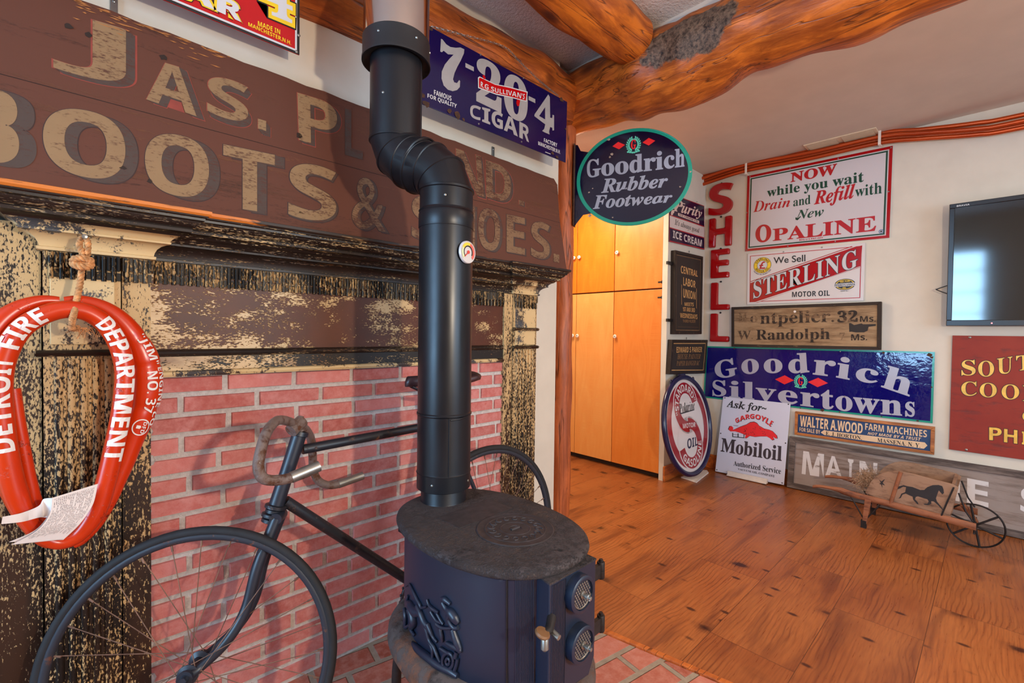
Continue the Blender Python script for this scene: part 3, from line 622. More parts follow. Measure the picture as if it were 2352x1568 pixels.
# ---------------------------------------------------------------- horse collar on its rope, papers tucked in
cc = crop(2.376, 0, 640)
LEATHER = worn('red_painted_leather', (190, 38, 6), (96, 24, 12), .36, .05, (1, 1, 1), 22, .28, .3, .25, (60, 24, 14), (204, 58, 8), .5, .3); LWHITE = worn('white_brush_paint', (226, 222, 220), (200, 60, 40), .30, .04, (1, 1, 1), 40, .45, .1, .1)
hc = thing('horse_collar', 'red horse collar lettered FIRE DEPARTMENT hanging on the left pilaster', 'horse collar', onY(*cc(400, 1440), 1.5))
roll_px = [(400, 168), (490, 190), (572, 246), (630, 325), (668, 420), (682, 520), (674, 640), (656, 760), (632, 880), (605, 1000), (575, 1120), (542, 1230), (490, 1330), (415, 1410), (320, 1440), (225, 1400), (155, 1320), (108, 1230), (70, 1120), (42, 1000), (22, 880), (8, 760), (0, 640), (5, 520), (25, 430), (65, 340), (125, 265), (210, 210), (310, 174)]
RY = 1.488
roll = spline([onY(*cc(*p), RY) for p in roll_px], 6, True); NR = len(roll)
def rr(i): a = (i/NR) ; return .0205 if .4 > a or a > .6 else .0205-.006*math.sin((a-.4)/.2*math.pi)
mb = MB(); mb.tube(roll, [rr(i) for i in range(NR)], 18, closed=True, ref=(0, -1, 0)); build('collar_roll', mb, LEATHER, hc, 60)
pad_px = [(350, 120), (450, 122), (560, 158), (655, 225), (735, 325), (785, 425), (805, 520), (800, 640), (768, 760), (722, 880), (680, 1000), (640, 1100), (596, 1210), (530, 1330), (450, 1420), (400, 1450)]
pw = [22, 32, 42, 52, 62, 72, 76, 74, 66, 57, 50, 44, 38, 32, 28, 22]
for sg in (0, 1):
    PP = spline([onY(*cc(x if not sg else 676-x, y), 1.525) for x, y in pad_px], 6); tt = [k/(len(pw)-1) for k in range(len(pw))]
    R = [interp(tt, pw, i/(len(PP)-1))*.00043 for i in range(len(PP))]
    for i in range(len(R)):      # stitched seams pinch the pad
        for sm in (.27, .37, .50): R[i] *= 1-.10*math.exp(-((i/(len(R)-1)-sm)/.012)**2)
    mb = MB(); mb.tube(PP, R, 18, ref=(0, -1, 0), flat=.95); build('collar_pad', mb, LEATHER, hc, 60)
    if not sg: PADP, PADR = PP, R
mb = MB(); mb.tube(spline([onY(*cc(*p), 1.53) for p in [(75, 600), (98, 760), (120, 880), (143, 1000), (168, 1120), (205, 1240), (280, 1330), (380, 1390), (470, 1330), (505, 1270)]], 6), .012, 10); build('collar_lining', mb, LEATHER, hc, 60)
def subdiv(vs, fs, n=2):
    for _ in range(n):
        vs = list(vs); e = {}; nf = []
        def mid(a, b):
            k = (min(a, b), max(a, b))
            if k not in e: e[k] = len(vs); vs.append(((vs[a][0]+vs[b][0])/2, (vs[a][1]+vs[b][1])/2))
            return e[k]
        for f in fs:
            for j in range(1, len(f)-1):
                a, b, c = f[0], f[j], f[j+1]; x, y, z = mid(a, b), mid(b, c), mid(c, a); nf += [(a, x, z), (x, b, y), (z, y, c), (x, y, z)]
        fs = nf
    return vs, fs
def wrap(mb, text, style, path, rad, i0, i1, out, ph0, ph1, bold=0., rev=False):
    """letters wrapped round a tube: along the path from index i0 to i1, across it from angle ph0 to ph1 (0 = facing the room)"""
    vs, fs = subdiv(*glyphs(text, style, bold)); x0, x1 = min(v[0] for v in vs), max(v[0] for v in vs); y0, y1 = min(v[1] for v in vs), max(v[1] for v in vs); L = len(path); ov = []
    for x, y in vs:
        u, v = (x-x0)/(x1-x0), (y-y0)/(y1-y0); f = i0+(i1-i0)*u; a = int(math.floor(f)); k = f-a
        p = path[a % L]*(1-k)+path[(a+1) % L]*k; t = (path[(a+1) % L]-path[a % L]).normalized(); n = t.cross(Vector((0, -1, 0))); n = n if n.dot(p-out) > 0 else -n
        ph = math.radians(ph0+(ph1-ph0)*v); r = rad(a % L)+.0012; ov.append(p+n*(math.sin(ph)*r)+Vector((0, -1, 0))*(math.cos(ph)*r))
    mb.add(ov, fs)
cen = onY(*cc(340, 760), RY)
mb = MB()
wrap(mb, 'DEPARTMENT', 'sb', roll, rr, 10.5, 53.5, cen, -48, 58, .01)
wrap(mb, 'FIRE', 'sb', roll, rr, 147.5, 164, cen, -48, 58, .01); wrap(mb, 'DETROIT', 'sb', roll, rr, 117, 144, cen, -48, 58, .01)
prf = lambda i: PADR[min(i, len(PADR)-1)]
wrap(mb, '"JIM"', 'sb', PADP, prf, 23.5, 33, cen, 2, 52); wrap(mb, 'ENGINE CO.', 'sb', PADP, prf, 34, 50, cen, 40, 68); wrap(mb, 'NO. 37', 'sb', PADP, prf, 35, 46, cen, -6, 34)
# round fire department badge
ic = 50; pc = PADP[ic]; tt_ = (PADP[ic+1]-PADP[ic-1]).normalized(); nn = tt_.cross(Vector((0, -1, 0))); nn = nn if nn.dot(pc-cen) > 0 else -nn
def onpad(a, b):
    r = PADR[ic]+.0012; ph = a/r; return pc+tt_*b+nn*(math.sin(ph)*r)+Vector((0, -1, 0))*(math.cos(ph)*r)
for k in range(36):
    q, z = 6.283*k/36, 6.283*(k+1)/36; A_, B_ = .019, .021
    mb.flat([onpad(.004+math.sin(q)*A_, math.cos(q)*B_), onpad(.004+math.sin(z)*A_, math.cos(z)*B_), onpad(.004+math.sin(z)*A_*.86, math.cos(z)*B_*.86), onpad(.004+math.sin(q)*A_*.86, math.cos(q)*B_*.86)])
vs, fs = subdiv(*glyphs('DFD', 'sb')); mb.add([onpad(.010+(y-.35)*.012, (x-1.0)*.0155) for x, y in vs], fs); mb.flat([onpad(a, b) for a, b in ((-.006, -.004), (.002, -.004), (.004, 0), (.002, .004), (-.006, .004))])
build('lettering', mb, LWHITE, hc, 0)
# rope
ROPE = plain('hemp_rope', (186, 132, 84), .9, 0, .25, 90, .6)
rp = thing('rope', 'hemp rope with a big knot tied to a nail holding the red collar', 'rope', onY(195, 545, 1.54))
def twisted(mb, path, r, turns):
    P = spline(path, 10); L = len(P); 
    for k in range(3):
        Q = []
        for i, p in enumerate(P):
            t = (P[min(i+1, L-1)]-P[max(i-1, 0)]).normalized(); a = t.cross(Vector((0, -1, .01))).normalized(); b = t.cross(a); q = turns*6.283*i/L+k*2.094; Q.append(p+(a*math.cos(q)+b*math.sin(q))*r*.52)
        mb.tube(Q, r*.56, 7)
py = lambda x, y, Y: onY(x, y, Y)
mb = MB(); twisted(mb, [py(190, 585, 1.515), py(182, 560, 1.522), py(190, 546, 1.53), py(202, 556, 1.522), py(200, 585, 1.515)], .0065, 5); build('loop', mb, ROPE, rp, 60)
mb = MB(); kc = py(189, 603, 1.508)
for q in range(3): 
    ang = q*1.05; mb2 = [kc+Vector((math.cos(a)*.015*(1 if q != 1 else .8), math.sin(a)*.010*math.cos(ang)-.003*q, math.sin(a)*.012*math.sin(ang+.6)+.004*(q-1))) for a in [6.283*j/12 for j in range(13)]]; twisted(mb, mb2, .008, 4)
build('knot', mb, ROPE, rp, 60)
mb = MB(); twisted(mb, [kc, py(184, 650, 1.508), py(176, 690, 1.492), py(171, 716, 1.466), py(166, 735, 1.466), py(165, 754, 1.487), py(178, 752, 1.512)], .0068, 11); build('hanging_strand', mb, ROPE, rp, 60)
mb = MB()
for k in range(40): a = py(random.uniform(165, 250), 752, 1.50); mb.tube([a, a+Vector((random.uniform(-.02, .02), random.uniform(-.015, .01), random.uniform(-.03, .004)))], .0007, 4)
build('frayed_end', mb, ROPE, rp, 0)
mb = MB(); mb.cyl(py(195, 543, 1.535), py(195, 543, 1.49), .003, n=8); mb.lathe([(.006, 0), (.005, .002), (.001, .003)], py(195, 543, 1.49), (0, -1, 0), 8); build('nail', mb, STEEL, rp)
# papers
PAPER = plain('white_paper', (226, 218, 216), .8, 0, .015); INK = plain('grey_print', (128, 118, 124), .9)
pp = thing('paper_sheets', 'printed white sheets folded into the bottom of the red collar', 'paper', py(*cc(340, 1425), 1.44))
def sheet(rows, Ys, n=10):
    R = [spline([onY(*cc(*p), y) for p, y in zip(r, Yr)], n) for r, Yr in zip(rows, Ys)]; return R
def ribbon(name, A, Bq, th=.0004):
    mb = MB(); N = len(A); nr = (A[1]-A[0]).cross(Bq[0]-A[0]).normalized()*th
    mb.loft([[A[i], Bq[i], Bq[i]+nr, A[i]+nr] for i in range(N)]); return build(name, mb, PAPER, pp, 60)
A_, B_ = sheet([[(535, 1118), (500, 1240), (435, 1335), (345, 1422)], [(285, 1195), (270, 1285), (200, 1375), (58, 1452)]], [[1.47, 1.45, 1.44, 1.44], [1.44, 1.43, 1.425, 1.43]]); ribbon('printed_sheet', A_, B_)
C_, D_ = sheet([[(345, 1424), (435, 1338), (505, 1235), (530, 1140)], [(48, 1436), (190, 1372), (262, 1290), (282, 1215)]], [[1.455, 1.455, 1.462, 1.475], [1.445, 1.44, 1.445, 1.452]]); ribbon('under_sheet', C_, D_)
E_, F_ = sheet([[(286, 1196), (238, 1202), (210, 1240), (115, 1278), (15, 1298)], [(288, 1296), (245, 1302), (214, 1302), (120, 1326), (8, 1338)]], [[1.44, 1.465, 1.455, 1.435, 1.425]]*2); ribbon('curled_flap', E_, F_)
mb = MB()
for ln in range(22):
    g = .06+.9*ln/22; x = .06
    while x < .80:
        wd = random.uniform(.015, .07)
        if random.random() < .85:
            def S(t, u): i = min(int(t*(len(A_)-1)), len(A_)-2); k = t*(len(A_)-1)-i; a = A_[i]*(1-k)+A_[i+1]*k; b = B_[i]*(1-k)+B_[i+1]*k; return b*(1-u)+a*u+Vector((0, -.0012, .0003))
            q0, q1 = 1-x, 1-min(x+wd, .82); mb.flat([S(q0*.0+ (x), g), S(x+wd, g), S(x+wd, g+.010), S(x, g+.010)])
        x += wd+.012
build('print_lines', mb, INK, pp, 0)
# ---------------------------------------------------------------- bicycle leaning on the bricks
BIKEM = worn('worn_black_bicycle_paint', (26, 26, 30), (96, 62, 42), .36, .07, (1, 1, 1), 45, .42, .35, .2, (70, 58, 52), (30, 34, 44), .5)
BLUEM = worn('chipped_blue_grey_paint', (30, 36, 48), (150, 150, 150), .31, .03, (1, 1, 1), 50, .4, .3, .2, (60, 44, 34), (32, 36, 46), .5, .3)
TIREM = plain('old_tire_rubber', (22, 21, 24), .75, 0, .2, 30, .2); SPOKEM = plain('rusty_spoke', (112, 82, 66), .6, .3, .2); NICKEL = worn('worn_nickel', (112, 96, 90), (74, 46, 34), .46, .08, (1, 1, 1), 40, .35, .3, .3, (90, 60, 44)); RIMM = worn('rusty_rim', (44, 46, 54), (120, 66, 34), .35, .06, (1, 1, 1), 30, .5, .3, .3)
bk = thing('bicycle', 'antique black bicycle with drop handlebars leaning against the brick fireplace', 'bicycle', (.8, 1.385, 0))
def wheel(nm, c, n, R, nsp, ph=0.):
    c = Vector(c); n = Vector(n).normalized(); u = n.cross(Vector((0, 0, 1))).normalized(); v = u.cross(n); v = v if v.z > 0 else -v
    pt = lambda q, r, d=0: c+(u*math.cos(q)+v*math.sin(q))*r+n*d
    N = 72; mb = MB(); mb.tube([pt(6.2832*k/N, R-.012) for k in range(N)], .012, 12, closed=True, ref=n)
    w_ = build(nm, mb, TIREM, bk, 60)
    mb = MB(); mb.tube([pt(6.2832*k/N, R-.025) for k in range(N)], .0105, 10, closed=True, ref=n, flat=1.0); build('rim', mb, RIMM, w_, 60)
    mb = MB(); mb.lathe([(.006, -.062), (.010, -.056), (.011, -.040), (.024, -.036), (.024, -.032), (.013, -.026), (.012, 0), (.013, .026), (.024, .032), (.024, .036), (.011, .040), (.010, .056), (.006, .062)], c, n, 20); build('hub', mb, BLUEM, w_, 40)
    for k in range(nsp):
        q = 6.2832*k/nsp+ph; sd = 1 if k % 2 else -1; off = (.9 if (k//2) % 2 else -.9); mb = MB()
        mb.cyl(pt(q+off, .023, sd*.034), pt(q, R-.03), .0012, n=5); mb.cyl(pt(q, R-.05), pt(q, R-.03), .0026, n=6); build('spoke', mb, SPOKEM, w_, 60)
    return c, n
ps, ln = math.radians(30), math.radians(-9)
fn_ = Vector((math.sin(ps)*math.cos(ln), math.cos(ps)*math.cos(ln), math.sin(ln)))
fc, fn_ = wheel('front_wheel', (.216, 1.380, .342), fn_, .3425, 28)
rc, rn = wheel('rear_wheel', (1.209, 1.388, .372), (.0, 1, -.05), .370, 32, .05)
q = lambda x, y, Y=1.388: onY(x, y, Y)
BB = Vector((.875, 1.388, .30)); ST = Vector((.985, 1.39, .865))
ht, hb = q(690, 990), q(632, 1168)
mb = MB(); mb.tube([ht, ht*.5+hb*.5, hb], [.0205, .0195, .0205], 16); mb.lathe([(.024, 0), (.025, .012), (.021, .014)], ht, (hb-ht), 16); build('head_tube', mb, BLUEM, bk, 50)
mb = MB(); ax = (ht-hb).normalized()
for z, r in ((-.032, .026), (-.018, .030), (-.006, .024), (.006, .029)): mb.lathe([(r-.004, -.006), (r, -.004), (r, .004), (r-.004, .006)], hb+ax*z, ax, 18)
build('headset', mb, BIKEM, bk, 40)
mb = MB(); mb.cyl(q(695, 1032), ST, .0145, n=14); build('top_tube', mb, BIKEM, bk, 60)
mb = MB(); mb.cyl(q(655, 1150), BB, .0155, n=14); mb.ball(q(775, 1232), .007); build('down_tube', mb, BIKEM, bk, 60)
mb = MB(); mb.cyl(BB, ST+(ST-BB).normalized()*.03, .0145, n=14); build('seat_tube', mb, BIKEM, bk, 60)
mb = MB(); mb.cyl(BB-Vector((0, .035, 0)), BB+Vector((0, .035, 0)), .021, n=16); build('bottom_bracket', mb, BIKEM, bk, 40)
for sd in (-1, 1):
    o = Vector((0, .045*sd, 0)); mb = MB(); mb.cyl(ST+o*.3, rc+o, .008, n=10); build('seat_stay', mb, BIKEM, bk, 60)
    mb = MB(); mb.cyl(BB+o*.6, rc+o, .009, n=10); build('chain_stay', mb, BIKEM, bk, 60)
for sd in (-1, 1):
    top = q(640, 1186)+fn_*(.022*sd); end = fc+fn_*(.050*sd)
    mid = [q(600, 1290, 1.385)+fn_*(.030*sd), q(575, 1385, 1.385)+fn_*(.038*sd), q(536, 1452, 1.388)+fn_*(.046*sd), q(480, 1507, 1.392)+fn_*(.049*sd)]
    P = spline([top]+mid+[end], 8); R = [.016-.006*i/len(P) for i in range(len(P))]; mb = MB(); mb.tube(P, R, 14); mb.lathe([(.018, -.004), (.018, .004)], end, fn_, 14); mb.lathe([(.009, .004), (.009, .014)], end+fn_*(sd*.001), fn_*sd, 6); build('fork_blade', mb, BLUEM, bk, 60)
mb = MB(); mb.tube([q(640, 1186)-fn_*.036, q(640, 1182), q(640, 1186)+fn_*.036], [.016, .019, .016], 14); build('fork_crown', mb, BLUEM, bk, 60)
mb = MB(); mb.cyl(ht, q(684, 972), .0125, n=14); mb.cyl(q(668, 990, 1.375), q(694, 966, 1.392), .019, n=14); mb.lathe([(.012, 0), (.012, .012), (.006, .014), (.006, .024)], q(688, 974), ax, 8); build('stem', mb, NICKEL, bk, 40)
near = [q(684, 978, 1.385), q(664, 968, 1.365), q(636, 966, 1.31), q(612, 994, 1.25), q(598, 1040, 1.215), q(594, 1076, 1.205), q(608, 1100, 1.20), q(650, 1101, 1.20), q(700, 1086, 1.20), q(733, 1070, 1.20)]
far = [q(686, 978, 1.39), q(700, 984, 1.42), q(714, 1008, 1.47), q(718, 1046, 1.51), q(720, 1080, 1.53), q(734, 1106, 1.535), q(764, 1114, 1.535), q(800, 1104, 1.535), q(833, 1092, 1.535)]
for P in (near, far):
    S_ = spline(P, 8); mb = MB(); mb.tube(S_, .0128, 14); hbo = build('handlebar', mb, NICKEL, bk, 60)
    mb = MB(); mb.cyl(S_[-14], S_[-1], .0142, n=14); build('grip_sleeve', mb, STEEL, hbo, 40)
mb = MB(); sp = ST+(ST-BB).normalized()*.03; sv = sp+Vector((-.02, 0, .10)); mb.cyl(sp, sv, .011, n=12); build('seat_post', mb, BIKEM, bk, 60)
SADM = plain('dark_saddle_leather', (54, 32, 34), .4, 0, .2, 30, .3)
mb = MB(); rings = []
for x, wd, z, h_ in ((.822, .006, 1.022, .012), (.832, .016, 1.03, .03), (.88, .020, 1.028, .034), (.96, .030, 1.018, .036), (1.02, .066, 1.022, .036), (1.07, .082, 1.034, .036), (1.10, .070, 1.036, .03), (1.108, .02, 1.03, .01)):
    rings.append([Vector((x, 1.39+wd*math.cos(6.283*k/16), z+h_*.5*math.sin(6.283*k/16)*(1 if math.sin(6.283*k/16) > 0 else .9)-(.008 if math.sin(6.283*k/16) < 0 else 0))) for k in range(16)])
mb.loft(rings); build('saddle', mb, SADM, bk, 70)
mb = MB()
for sd in (-1, 1): mb.tube(spline([(.845, 1.39+.008*sd, 1.008), (.90, 1.39+.016*sd, .985), (.97, 1.39+.02*sd, .972), (1.06, 1.39+.04*sd, 1.005)], 6), .004, 8)
build('saddle_rails', mb, BIKEM, bk, 60)
mb = MB(); cr_ = BB+Vector((0, -.045, 0)); N = 44
mb.tube([cr_+Vector((math.cos(6.2832*k/N)*.088, 0, math.sin(6.2832*k/N)*.088)) for k in range(N)], .0055, 8, closed=True)
for k in range(26): a = 6.2832*k/26; mb.ball(cr_+Vector((math.cos(a)*.0945, 0, math.sin(a)*.0945)), .005, 6)
for k in range(5): a = 6.2832*k/5; mb.cyl(cr_, cr_+Vector((math.cos(a)*.088, 0, math.sin(a)*.088)), .006, n=8)
build('chainring', mb, BIKEM, bk, 60)
for sd in (-1, 1):
    a = BB+Vector((0, -.062*1 if sd < 0 else .06, 0)); e = a+Vector((.03*sd, -.004 if sd < 0 else .004, -.16*1 if sd < 0 else .16)); mb = MB(); mb.cyl(a, e, .010, .008, 12); co_ = build('crank', mb, BIKEM, bk, 50)
    mb = MB(); y0 = e.y; mb.box(e.x-.032, e.x+.032, min(y0, y0+.07*sd), max(y0, y0+.07*sd), e.z-.008, e.z+.008); build('pedal', mb, BIKEM, co_, 0, .002)
# ---------------------------------------------------------------- wood stove
IRON = worn('blue_black_cast_iron', (16, 27, 47), (60, 60, 66), .25, .06, (1, 1, 1), 34, .42, .3, .3, None, (19, 31, 52), .65)
IRONTOP = worn('dusty_iron_top', (52, 47, 51), (24, 22, 25), .49, .07, (1, 1, 1), 60, .75, .8, .5, (70, 58, 54), (70, 63, 63), .3, .4)
IRONPL = plain('smooth_dusty_iron', (50, 44, 46), .62, .1, .2, 50, .25); RUSTY = worn('ashy_rusted_ledge', (74, 62, 58), (130, 84, 62), .46, .10, (1, 1, 1), 30, .9, .6, .5, (44, 36, 34), (96, 86, 84), .2)
SX, SY, SA, SB, SN = .790, .917, .197, .283, 2.25
def oval(k, z, sa=SA, sb=SB, n=96, e=SN, grow=0.):
    out = []
    for i in range(n):
        q_ = 6.283185*i/n; c_, s_ = math.cos(q_), math.sin(q_)
        out.append(Vector((SX+(sa*k+grow)*math.copysign(abs(c_)**(2/e), c_), SY+(sb*k+grow)*math.copysign(abs(s_)**(2/e), s_), z)))
    return out
stv = thing('wood_stove', 'oval black cast iron wood stove with twin draft dials on the brick hearth', 'stove', (SX, SY, .006))
mb = MB(); mb.loft([oval(1, .415, grow=-.024), oval(1, .43, grow=-.020), oval(1, .50, grow=-.018), oval(1, .60, grow=-.018), oval(1, .670, grow=-.018), oval(1, .677, grow=-.012), oval(1, .683, grow=-.010)]); body = build('body', mb, IRON, stv, 40)
mb = MB(); mb.loft([oval(1, .680, grow=-.004), oval(1, .682, grow=.001), oval(1, .690, grow=.004), oval(1, .697, grow=.002), oval(1, .701, grow=-.005), oval(1, .7025, grow=-.02)]); top = build('top_plate', mb, IRONTOP, stv, 60)
mb = MB(); mb.loft([oval(1, .355, grow=.004), oval(1, .360, grow=.016), oval(1, .376, grow=.024), oval(1, .394, grow=.022), oval(1, .406, grow=.014), oval(1, .414, grow=.002), oval(1, .420, grow=-.012)]); build('ash_ledge', mb, RUSTY, stv, 60)
mb = MB(); mb.loft([oval(1, .31, grow=-.05), oval(1, .32, grow=-.02), oval(1, .355, grow=-.005)]); build('base_pan', mb, IRON, stv, 60)
for x, y in ((-1, 1), (1, 1), (-1, -1), (1, -1)):
    lx, ly = SX+x*.158, SY+y*.185; mb = MB(); mb.tube(spline([(lx-x*.01, ly-y*.01, .36), (lx, ly, .28), (lx, ly, .12), (lx, ly, .012)], 6), [.013]*19, 10); mb.lathe([(.022, 0), (.022, .008), (.015, .014)], (lx, ly, .006), (0, 0, 1), 14); build('leg', mb, BLACKIRON, stv, 60)
# cooking lid, its ring of scrolls, smooth plate beside it
LX, LY, ZT = .808, .829, .7028
mb = MB(); mb.lathe([(.0985, 0), (.0985, .0012), (.0965, .0024), (.094, .0024), (.0925, .0016), (.079, .0016), (.0775, .0026), (.0755, .0026), (.074, .0016), (.040, .0016), (.0385, .0026), (.0365, .0026), (.035, .0016), (.0165, .0016), (.015, -.003), (.001, -.004)], (LX, LY, ZT), (0, 0, 1), 64); lid = build('cooking_lid', mb, IRONPL, stv, 30)
mb = MB()
for k in range(16):
    a = 6.2832*k/16; c_ = Vector((LX+math.cos(a)*.058, LY+math.sin(a)*.058, ZT+.002)); mb.tube([c_+Vector((math.cos(a+t_*.7)*.0115*(1-t_/9.5), math.sin(a+t_*.7)*.0115*(1-t_/9.5), 0)) for t_ in range(8)], .0017, 6)
    if k % 2: mb.ball(c_+Vector((math.cos(a)*.013, math.sin(a)*.013, 0)), .0035, 6, (1, 1, .5))
build('scroll_relief', mb, IRONPL, lid, 60)
mb = MB(); mb.cyl((LX-.014, LY, ZT+.001), (LX+.014, LY, ZT+.001), .004, n=8); build('lifter_bar', mb, IRONPL, lid)
pl = [onZ(x, y, ZT+.0006) for x, y in ((1005, 1188), (1122, 1146), (1178, 1166), (1055, 1212))]; mb = MB(); mb.prism(pl, (0, 0, -.004)); build('smooth_plate', mb, IRONPL, top, 0)
mb = MB(); mb.lathe([(.0045, 0), (.003, -.002), (.001, -.0025)], onZ(1287, 1263, ZT+.0006), (0, 0, 1), 10); build('bolt_hole', mb, plain('hole_black', (10, 9, 9), .9), top)  # bolt hole drawn as a small flat black disc
# the body in plan, to set reliefs on it
PLAN = oval(1, 0, n=240, grow=-.018)
def onStove(x, y, off=0.):
    d = ray(x, y); best = None
    for i in range(240):
        a, b = PLAN[i], PLAN[(i+1) % 240]; e = b-a; den = d.x*e.y-d.y*e.x
        if abs(den) < 1e-9: continue
        t_ = (a.x*e.y-a.y*e.x)/den; u = (a.x*d.y-a.y*d.x)/den
        if t_ > 0 and -.001 <= u <= 1.001 and (best is None or t_ < best[0]): best = (t_, e)
    if not best: return None
    t_, e = best; p = CAMP+d*t_; n_ = Vector((e.y, -e.x, 0)).normalized(); return p+n_*off
ck = crop(5.64, 900, 1290); sv_ = crop(3.213, 840, 1080); sd_ = crop(4.64, 1120, 1230)
mb = MB()
def rel(pts, r, n=8, cr=ck):
    P = [onStove(*cr(*p), .003) for p in pts]; P = [p for p in P if p]; P = spline(P, 5); k = len(P)
    R = r if not isinstance(r, (tuple, list)) else [interp([j/(len(r)-1) for j in range(len(r))], r, i/(k-1)) for i in range(k)]
    mb.tube(P, R, n)
# charioteer, his horses and the chariot, cast in low relief
rel([(195, 315), (240, 285), (290, 375), (325, 450), (375, 540), (400, 585), (465, 572)], [.002, .003, .004, .005, .005, .004, .002])
rel([(225, 430), (215, 500), (260, 560), (320, 640), (400, 640)], [.003, .005, .012, .013, .006]); rel([(260, 600), (300, 760), (260, 860), (310, 945)], [.013, .013, .006, .003]); rel([(150, 545), (175, 600), (190, 700), (190, 840), (240, 810)], [.005, .006, .006, .005, .003])
rel([(340, 560), (390, 660), (430, 760), (480, 830), (520, 900)], [.006, .009, .009, .008, .006]); rel([(430, 760), (470, 900), (500, 1010), (560, 1100), (600, 1200), (640, 1290)], [.008, .006, .005, .005, .005, .003]); rel([(480, 800), (520, 900), (550, 970), (600, 1030)], [.008, .006, .004, .003]); rel([(500, 1020), (540, 1130), (545, 1240), (590, 1290)], [.005, .005, .004, .003])
rel([(470, 480), (490, 540), (530, 590), (620, 650)], [.003, .004, .005, .004]); rel([(520, 640), (560, 710), (600, 760), (680, 790)], [.005, .004, .004, .003]); rel([(600, 660), (640, 740), (680, 800)], .004)
rel([(650, 470), (700, 480), (770, 540)], [.004, .007, .004]); rel([(670, 520), (720, 600), (780, 650), (830, 720), (870, 790)], [.006, .007, .011, .011, .006]); rel([(780, 650), (745, 720), (810, 840), (870, 840)], [.008, .007, .006, .005]); rel([(590, 795), (650, 840), (720, 850), (800, 850)], [.005, .005, .004, .003]); rel([(640, 850), (660, 950), (670, 1030)], [.005, .006, .003])
rel([(800, 860), (830, 960), (860, 1040), (890, 1120)], [.007, .009, .009, .007]); rel([(720, 1040), (800, 1080), (880, 1120), (890, 1160)], [.004, .006, .007, .005]); rel([(850, 1150), (830, 1230)], .005); rel([(640, 1110), (720, 1160), (800, 1200)], .004)
rel([(740+70*math.cos(t_/16*6.283), 1275+105*math.sin(t_/16*6.283)) for t_ in range(17)], .0045); rel([(740+25*math.cos(t_/8*6.283), 1280+40*math.sin(t_/8*6.283)) for t_ in range(9)], .004); rel([(860, 1240), (845, 1330), (820, 1400)], .004)
rel([(150, 900), (260, 1040), (380, 1150), (490, 1230), (620, 1330), (760, 1400), (860, 1470)], [.006, .010, .010, .010, .009, .008, .006]); rel([(100, 760), (130, 860), (160, 930)], .005)
build('chariot_relief', mb, IRON, stv, 70)
# seams and reeded strips on the front
mb = MB(); P = [onStove(*sd_(205, y), .0008) for y in (395, 700, 1000, 1300, 1568)]; mb.tube(P, .0022, 6); build('panel_seam', mb, BLACK, stv)
mb = MB()
for k in range(12): mb.tube([onStove(*sd_(300+k*17, y), .0004) for y in (400, 800, 1200, 1560)], .0016, 6)
build('reeded_strip', mb, IRON, stv, 60)
# loading door
DY = .626; dl, dr = onY(1263, 1345, DY).x, onY(1369, 1279, DY).x; dz1, dz0 = .690, .422; dz1 = (onY(1262, 1345, DY).z+onY(1369, 1281, DY).z)/2
mb = MB(); sl = .02
fr = [Vector((dl, DY, dz0+.01)), Vector((dr-.02, DY, dz0-.005)), Vector((dr, DY, dz0+.03)), Vector((dr, DY, dz1)), Vector((dl, DY, dz1))]; bk_ = [Vector((dl+.012, DY+.09, dz0)), Vector((dr, DY+.13, dz0)), Vector((dr+.004, DY+.13, dz0+.03)), Vector((dr+.004, DY+.13, dz1+.004)), Vector((dl+.012, DY+.09, dz1+.002))]
mb.loft([fr, bk_]); door = build('door', mb, IRON, stv, 0, .003)
mb = MB()
for k in range(13): x = dl+.008+k*.0036; mb.tube([(x, DY-.0004, dz0+.02), (x, DY-.0004, dz1-.006)], .0013, 6)
build('reeding', mb, IRON, door, 60)
mb = MB(); mb.prism([(dl-.002, DY-.001, dz1+.0022), (dr, DY-.001, dz1+.0022), (dr, DY+.11, dz1+.0045), (dl+.0105, DY+.085, dz1+.0038)], (0, 0, -.004)); build('door_top_edge', mb, IRONTOP, door)
GRILLE = plain('dusty_grille', (118, 110, 106), .6, .3, .1)
for px_, py_ in ((1331, 1361), (1332, 1476)):
    c_ = onY(px_, py_, DY-.010); R_ = .0405; mb = MB(); mb.lathe([(R_-.003, -.018), (R_, -.014), (R_, .010), (R_-.003, .012), (R_-.008, .012), (R_-.009, .007), (.002, .007)], c_, (0, -1, 0), 44); dial = build('draft_dial', mb, IRON, door, 40)
    mb = MB()
    for i in range(-4, 5):
        for j in range(-5, 6):
            a, b = i*.0072+(.0036 if j % 2 else 0), j*.0058
            if a*a+b*b < (R_-.012)**2 and a*a+b*b > .0009**2: mb.obox((c_.x+a, c_.y-.0075, c_.z+b), (.0013, 0, .0010), (0, .0012, 0), (-.0010, 0, .0016))
    build('pierced_grille', mb, GRILLE, dial)
    mb = MB(); mb.lathe([(.0085, 0), (.0085, .004), (.0045, .005), (.0045, .011), (.0065, .012), (.0065, .018), (.004, .019), (.004, .024), (.0006, .025)], c_+Vector((0, -.007, 0)), (0, -1, 0), 12); build('dial_knob', mb, STEEL, dial)
    mb = MB(); mb.tube([c_+Vector((math.cos(q_)*(R_-.011), -.008, math.sin(q_)*(R_-.011))) for q_ in [math.radians(200+d_*12) for d_ in range(13)]], .0018, 6); mb.ball(c_+Vector((.022, -.010, -.020)), .004, 8); build('stop_arc', mb, STEEL, dial)
